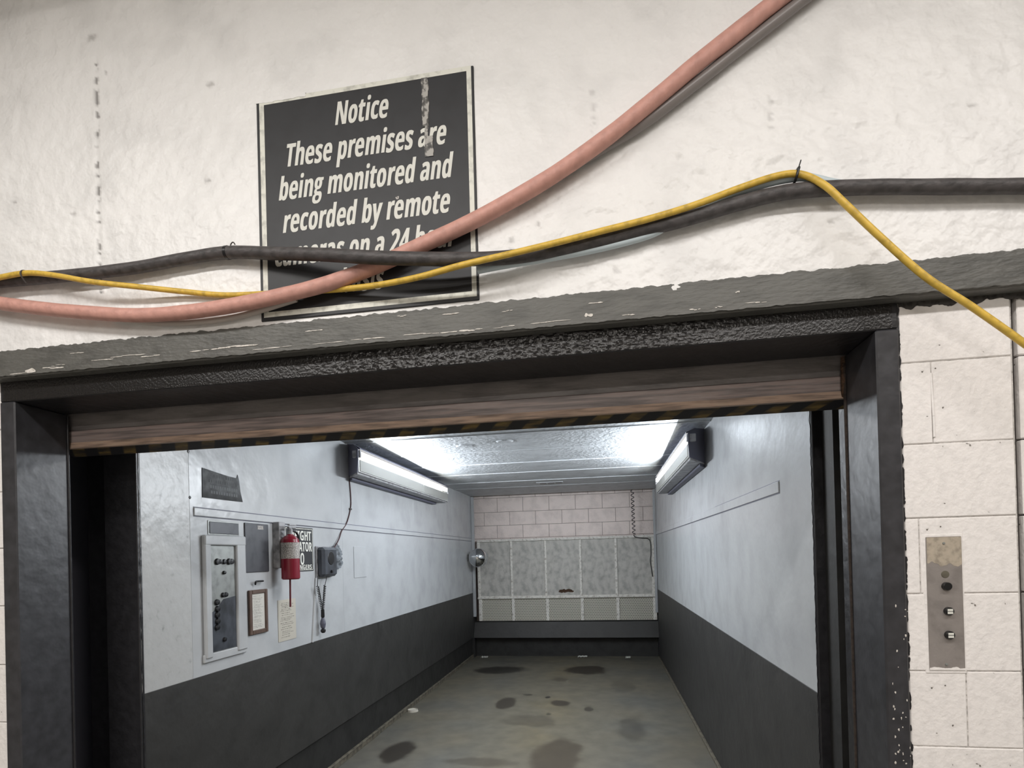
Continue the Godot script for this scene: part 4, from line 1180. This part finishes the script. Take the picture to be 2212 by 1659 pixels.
func left_wall_fittings() -> void:
	var X := CAR_L
	# operating panel
	var p := thing("operating_panel", "tall steel operating panel in a white frame on the left car wall", "control panel", Vector3(X, 1.06, -2.74))
	for b in [[-2.59, -2.637, 1.065, 1.68], [-2.845, -2.925, 1.065, 1.68]]:
		part("frame_bar", p, bx(X, b[2], b[1], X + 0.022, b[3], b[0], 0.005), M.car_white)
	part("frame_bar", p, bx(X, 1.632, -2.925, X + 0.024, 1.683, -2.59, 0.005), M.car_white)
	part("frame_bar", p, bx(X, 1.045, -2.925, X + 0.014, 1.086, -2.580, 0.004), M.car_white)
	part("plate", p, bx(X, 1.086, -2.845, X + 0.008, 1.632, -2.637, 0.002), M.car_steel)
	part("dark_film", p, MB.new().prism(PackedVector2Array([Vector2(-2.640, 1.09), Vector2(-2.842, 1.09), Vector2(-2.842, 1.362), Vector2(-2.74, 1.352), Vector2(-2.69, 1.31), Vector2(-2.640, 1.286)]), Vector3(X + 0.0075, 0, 0), Vector3(0, 0, 1), Vector3(0, 1, 0), Vector3(0.0015, 0, 0)), M.dark_film, "dark lower part of the plate")
	for b in [[-2.695, 1.548, 0.017], [-2.72, 1.548, 0.012], [-2.75, 1.547, 0.014], [-2.79, 1.547, 0.017], [-2.812, 1.547, 0.015], [-2.747, 1.49, 0.010], [-2.735, 1.374, 0.013], [-2.757, 1.374, 0.013], [-2.686, 1.340, 0.016], [-2.688, 1.306, 0.016], [-2.685, 1.275, 0.016], [-2.687, 1.243, 0.016], [-2.683, 1.212, 0.016], [-2.738, 1.142, 0.012]]:
		part("button", p, MB.new().lathe([Vector2(0.0, 0.012), Vector2(b[2] * 0.85, 0.011), Vector2(b[2], 0.004), Vector2(b[2], 0.0)], Vector3(X + 0.008, b[1], b[0]), Vector3.RIGHT, 18), M.black_plastic)
	var gr := thing("grille_plate", "small dark rectangular plate directly above the operating panel", "plate", Vector3(X, 1.69, -2.76))
	part("plate", gr, bx(X, 1.692, -2.888, X + 0.006, 1.753, -2.65, 0.002), M.dark_plate)
	part("rim", gr, bx(X, 1.686, -2.895, X + 0.003, 1.759, -2.64, 0.001), M.car_steel)
	var dp := thing("dark_panel", "dark grey blank panel with a small label, right of the operating panel", "panel", Vector3(X, 1.483, -3.05))
	part("plate", dp, bx(X, 1.483, -3.172, X + 0.007, 1.762, -2.942, 0.002), M.dark_plate)
	part("sticker", dp, bx(X + 0.006, 1.729, -3.118, X + 0.008, 1.751, -3.062), M.label_paper, "small pale label")
	var hk := thing("coat_hook", "small black hook above the framed certificate", "hook", Vector3(X, 1.41, -3.05))
	part("hook", hk, MB.new().tube(smooth_path([Vector3(X, 1.428, -3.09), Vector3(X + 0.02, 1.43, -3.085), Vector3(X + 0.02, 1.431, -3.03), Vector3(X + 0.02, 1.428, -3.012), Vector3(X + 0.012, 1.413, -3.02)]), 0.005, 8), M.black_plastic)
	var ce := thing("framed_certificate", "printed certificate in a dark wooden frame below the blank panel", "framed notice", Vector3(X, 1.13, -3.05))
	part("paper", ce, wall_print(-2.985, 1.150, -3.12, 1.362, X, X + 0.006), M.paper)
	for b in [[-2.960, -2.988, 1.130, 1.382], [-3.116, -3.140, 1.130, 1.382], [-2.988, -3.116, 1.130, 1.154], [-2.988, -3.116, 1.360, 1.382]]:
		part("frame_bar", ce, bx(X, b[2], b[1], X + 0.014, b[3], b[0], 0.003), M.wood)
	# faded sign, one corner torn
	var fs := thing("faded_sign", "faded dark sign with a torn corner, highest on the left car wall", "sign", Vector3(X, 1.87, -2.76))
	var sh := MB.new().prism(PackedVector2Array([Vector2(-2.607, 2.02), Vector2(-2.80, 2.004), Vector2(-2.885, 2.002), Vector2(-2.893, 2.022), Vector2(-2.905, 1.99), Vector2(-2.915, 1.93), Vector2(-2.934, 1.876), Vector2(-2.85, 1.874), Vector2(-2.605, 1.871)]), Vector3(X, 0, 0), Vector3(0, 0, 1), Vector3(0, 1, 0), Vector3(0.003, 0, 0))
	for i in sh.v.size():
		sh.t[i] = Vector2((-2.605 - sh.v[i].z) / 0.33, (2.022 - sh.v[i].y) / 0.15)
	part("sheet", fs, sh, M.sign_faded)
	# no-passengers sign
	var ns := thing("passenger_sign", "black lift sign with white capitals, half hidden behind the fire extinguisher", "sign", Vector3(X, 1.471, -3.55))
	part("board", ns, bx(X, 1.471, -3.715, X + 0.004, 1.762, -3.355, 0.001), M.sign_black)
	var bd := MB.new()
	for b in [[-3.362, -3.366, 1.478, 1.755], [-3.704, -3.708, 1.478, 1.755], [-3.362, -3.708, 1.478, 1.482], [-3.362, -3.708, 1.751, 1.755]]:
		bd.box(Vector3(X + 0.003, b[2], b[1]), Vector3(X + 0.0048, b[3], b[0]))
	part("border", ns, bd, M.sign_white)
	var turn := Basis(Vector3.UP, PI / 2.0)
	for l in [["FREIGHT", 0.062, 0.30, 1.676], ["ELEVATOR", 0.062, 0.315, 1.603], ["NO", 0.078, 0.10, 1.514], ["PASSENGERS", 0.030, 0.30, 1.484]]:
		part("lettering", ns, placed(letters(l[0], l[1], l[2], 0.0, 0.012), Transform3D(turn, Vector3(X + 0.0042, l[3], -3.536))), M.lettering)
	# fire extinguisher
	var ex := thing("fire_extinguisher", "red fire extinguisher with a pale label, hanging on the left car wall", "fire extinguisher", Vector3(X + 0.094, 1.43, -3.26))
	var c := Vector3(X + 0.094, 0, -3.26)
	part("body", ex, MB.new().lathe([Vector2(0.0, 1.430), Vector2(0.048, 1.430), Vector2(0.054, 1.437), Vector2(0.054, 1.655), Vector2(0.050, 1.673), Vector2(0.036, 1.69), Vector2(0.018, 1.70), Vector2(0.016, 1.708)], c, Vector3.UP, 32), M.red)
	part("label", ex, MB.new().lathe([Vector2(0.0541, 1.556), Vector2(0.0547, 1.557), Vector2(0.0547, 1.652), Vector2(0.0541, 1.653)], c, Vector3.UP, 32), M.label_paper, "pale printed label")
	part("valve", ex, MB.new().lathe([Vector2(0.0, 1.70), Vector2(0.017, 1.70), Vector2(0.017, 1.735), Vector2(0.010, 1.742), Vector2(0.0, 1.742)], c, Vector3.UP, 16), M.fixture_grey)
	part("handle", ex, bx(c.x - 0.008, 1.742, c.z - 0.06, c.x + 0.008, 1.752, c.z + 0.02, 0.002), M.fixture_grey)
	part("handle", ex, bx(c.x - 0.008, 1.757, c.z - 0.065, c.x + 0.008, 1.766, c.z + 0.015, 0.002), M.fixture_grey)
	part("hose", ex, MB.new().tube(smooth_path([Vector3(c.x, 1.725, c.z - 0.01), Vector3(c.x + 0.01, 1.72, c.z - 0.05), Vector3(c.x + 0.015, 1.68, c.z - 0.075), Vector3(c.x + 0.01, 1.58, c.z - 0.074), Vector3(c.x + 0.01, 1.50, c.z - 0.07)]), 0.007, 10), M.black_plastic)
	part("bracket", ex, bx(X, 1.50, c.z - 0.035, X + 0.045, 1.78, c.z + 0.035, 0.003), M.fixture_grey)
	part("tail", ex, MB.new().tube([Vector3(c.x - 0.01, 1.432, c.z - 0.008), Vector3(c.x - 0.01, 1.262, c.z - 0.004)], 0.0055, 10), M.red_dark, "dark red strap hanging below")
	# paper notice
	var pn := thing("paper_notice", "faded printed paper notice low on the wall below the fire extinguisher", "notice", Vector3(X, 1.05, -3.36))
	part("sheet", pn, wall_print(-3.262, 1.046, -3.468, 1.302, X, X + 0.003), M.paper_faded)
	# intercom
	var ic := thing("intercom", "dark grey intercom box on the left car wall", "intercom", Vector3(X, 1.42, -3.86))
	part("case", ic, bx(X, 1.425, -3.965, X + 0.062, 1.632, -3.755, 0.018), M.dark_film)
	part("back_plate", ic, bx(X, 1.418, -3.975, X + 0.012, 1.64, -3.742, 0.003), M.fixture_grey)
	part("speaker_grille", ic, MB.new().lathe([Vector2(0.0, 0.004), Vector2(0.045, 0.003), Vector2(0.05, 0.0)], Vector3(X + 0.0615, 1.555, -3.86), Vector3.RIGHT, 20), M.black_plastic)
	part("knob", ic, MB.new().lathe([Vector2(0.0, 0.014), Vector2(0.011, 0.012), Vector2(0.012, 0.0)], Vector3(X + 0.061, 1.46, -3.86), Vector3.RIGHT, 14), M.black_plastic)
	# cloth bag hung beside it
	var cb := thing("cloth_bag", "crumpled grey cloth bag hanging against the right side of the intercom", "bag", Vector3(X, 1.46, -4.08))
	var bag := MB.new()
	var nz := FastNoiseLite.new()
	nz.seed = 19
	nz.frequency = 9.0
	var gp := func(i: int, j: int) -> Vector3:
		var u := i / 12.0
		var v := j / 14.0
		var z := lerpf(-3.985, -4.095, u) - 0.075 * u * (1.0 - v) + 0.01 * sin(v * 5.0)
		var y := lerpf(1.475, 1.648, v) + 0.035 * u * (1.0 - v) - 0.02 * (1.0 - u) * (1.0 - v)
		var bulge := sin(PI * clampf(u, 0.02, 0.98)) * (0.35 + 0.65 * sin(PI * clampf(v, 0.05, 0.95)))
		return Vector3(X + 0.004 + 0.045 * bulge + 0.02 * nz.get_noise_2d(u * 0.4, v * 0.4), y, z)
	for j in 14:
		for i in 12:
			bag.quad(gp.call(i, j), gp.call(i + 1, j), gp.call(i + 1, j + 1), gp.call(i, j + 1), Vector3.RIGHT)
	part("cloth", cb, bag, M.grey_cloth)
	part("loop", cb, MB.new().tube(smooth_path([Vector3(X + 0.01, 1.64, -4.03), Vector3(X + 0.012, 1.665, -4.05), Vector3(X + 0.01, 1.648, -4.085)]), 0.003, 6), M.grey_cloth)
	# pendant switch on two coiled leads
	var ps := thing("pendant_switch", "black pendant switch hanging from the intercom on two coiled leads", "switch", Vector3(X + 0.034, 1.05, -3.772))
	var x := X + 0.034
	for e in [[-3.69, -3.705], [-3.83, -3.815]]:
		part("lead", ps, MB.new().tube([Vector3(X + 0.03, 1.435, e[0] - 0.03), Vector3(x, 1.365, e[1])], 0.0028, 6), M.black_plastic)
		part("coil", ps, coil(Vector3(x, 1.365, e[1]), Vector3(x, 1.20, -3.765 if e[1] > -3.77 else -3.778), 0.0075, 0.0125, 0.0032), M.black_plastic)
	part("sleeve", ps, MB.new().lathe([Vector2(0.0, 1.205), Vector2(0.012, 1.20), Vector2(0.013, 1.15), Vector2(0.009, 1.14)], Vector3(x, 0, -3.772), Vector3.UP, 14), M.black_plastic)
	part("grip", ps, MB.new().lathe([Vector2(0.009, 1.142), Vector2(0.017, 1.12), Vector2(0.020, 1.10), Vector2(0.016, 1.075), Vector2(0.010, 1.066)], Vector3(x, 0, -3.772), Vector3.UP, 16), M.fixture_dark)
	part("button", ps, MB.new().lathe([Vector2(0.008, 1.067), Vector2(0.017, 1.058), Vector2(0.018, 1.046), Vector2(0.010, 1.036), Vector2(0.0, 1.035)], Vector3(x, 0, -3.772), Vector3.UP, 16), M.black_plastic)
	# lead from the strip light to the intercom
	var wi := thing("thin_lead", "thin dark lead dropping from the left strip light to the intercom", "lead", Vector3(X, 1.64, -4.25))
	part("wire", wi, MB.new().tube(smooth_path([Vector3(X + 0.006, 2.17, -4.322), Vector3(X + 0.006, 2.022, -4.34), Vector3(X + 0.006, 1.94, -4.326), Vector3(X + 0.006, 1.83, -4.255), Vector3(X + 0.006, 1.761, -4.16), Vector3(X + 0.012, 1.70, -4.10), Vector3(X + 0.02, 1.64, -4.01), Vector3(X + 0.03, 1.628, -3.95)]), 0.0045, 8), M.cord_red)
	part("staple", wi, bx(X, 1.935, -4.345, X + 0.012, 1.948, -4.31, 0.002), M.dirt)
	# surface conduit and a painted-over cover plate
	var co := structure("trim_6", "white painted surface conduit under the intercom")
	part("conduit", co, MB.new().tube([Vector3(X + 0.004, 0.985, -3.672), Vector3(X + 0.004, 1.42, -3.742)], 0.009, 10), M.car_white)
	var cv := thing("cover_plate", "painted-over white cover plate on the wall right of the intercom", "plate", Vector3(X, 1.39, -4.5))
	part("plate", cv, bx(X, 1.392, -4.62, X + 0.005, 1.645, -4.375, 0.002), M.car_white)
	# screws and nail heads in the wall
	for q in [[2.085, -2.513, "uppermost"], [1.862, -2.517, "left"]]:
		var sc := thing("wall_screw", "dark screw head on the wall joint %s" % ("above the faded sign, near the door leaf" if q[2] == "uppermost" else "below left of the faded sign"), "screw", Vector3(X, q[0], q[1]))
		part("head", sc, MB.new().lathe([Vector2(0.0, 0.004), Vector2(0.006, 0.003), Vector2(0.008, 0.0)], Vector3(X, q[0], q[1]), Vector3.RIGHT, 12), M.black_plastic)


func loose_bits() -> void:
	var r := RandomNumberGenerator.new()
	r.seed = 44
	var spots := [[-1.92, -5.60, 0.055, 0.055, "round pale lid lying on the floor by the left curb"], [-1.80, -8.60, 0.11, 0.03, "pale paper scrap on the floor in the rear left corner"], [-0.33, -8.68, 0.14, 0.03, "pale paper strip on the floor at the foot of the rear sill"], [0.33, -8.62, 0.07, 0.04, "small white scrap on the floor towards the rear right corner"]]
	for s in spots:
		var o := thing("paper_scrap" if s[2] != s[3] else "plastic_lid", s[4], "litter", Vector3(s[0], 0.0, s[1]))
		if s[2] == s[3]:
			part("lid", o, MB.new().lathe([Vector2(0.0, 0.012), Vector2(0.04, 0.012), Vector2(0.044, 0.02), Vector2(0.05, 0.02), Vector2(0.055, 0.0)], Vector3(s[0], 0.0, s[1]), Vector3.UP, 24), M.paper_faded)
			continue
		var mb := MB.new()
		for i in 6:
			var a := -0.5 + i / 6.0
			var b := -0.5 + (i + 1) / 6.0
			var h0 := 0.004 + 0.012 * absf(sin(i * 1.7))
			var h1 := 0.004 + 0.012 * absf(sin((i + 1) * 1.7))
			mb.quad(Vector3(s[0] + a * s[2], h0, s[1] + s[3]), Vector3(s[0] + b * s[2], h1, s[1] + s[3]), Vector3(s[0] + b * s[2], h1 + 0.012, s[1] - s[3]), Vector3(s[0] + a * s[2], h0 + 0.012, s[1] - s[3]), Vector3.UP)
		part("sheet", o, mb, M.sign_white)
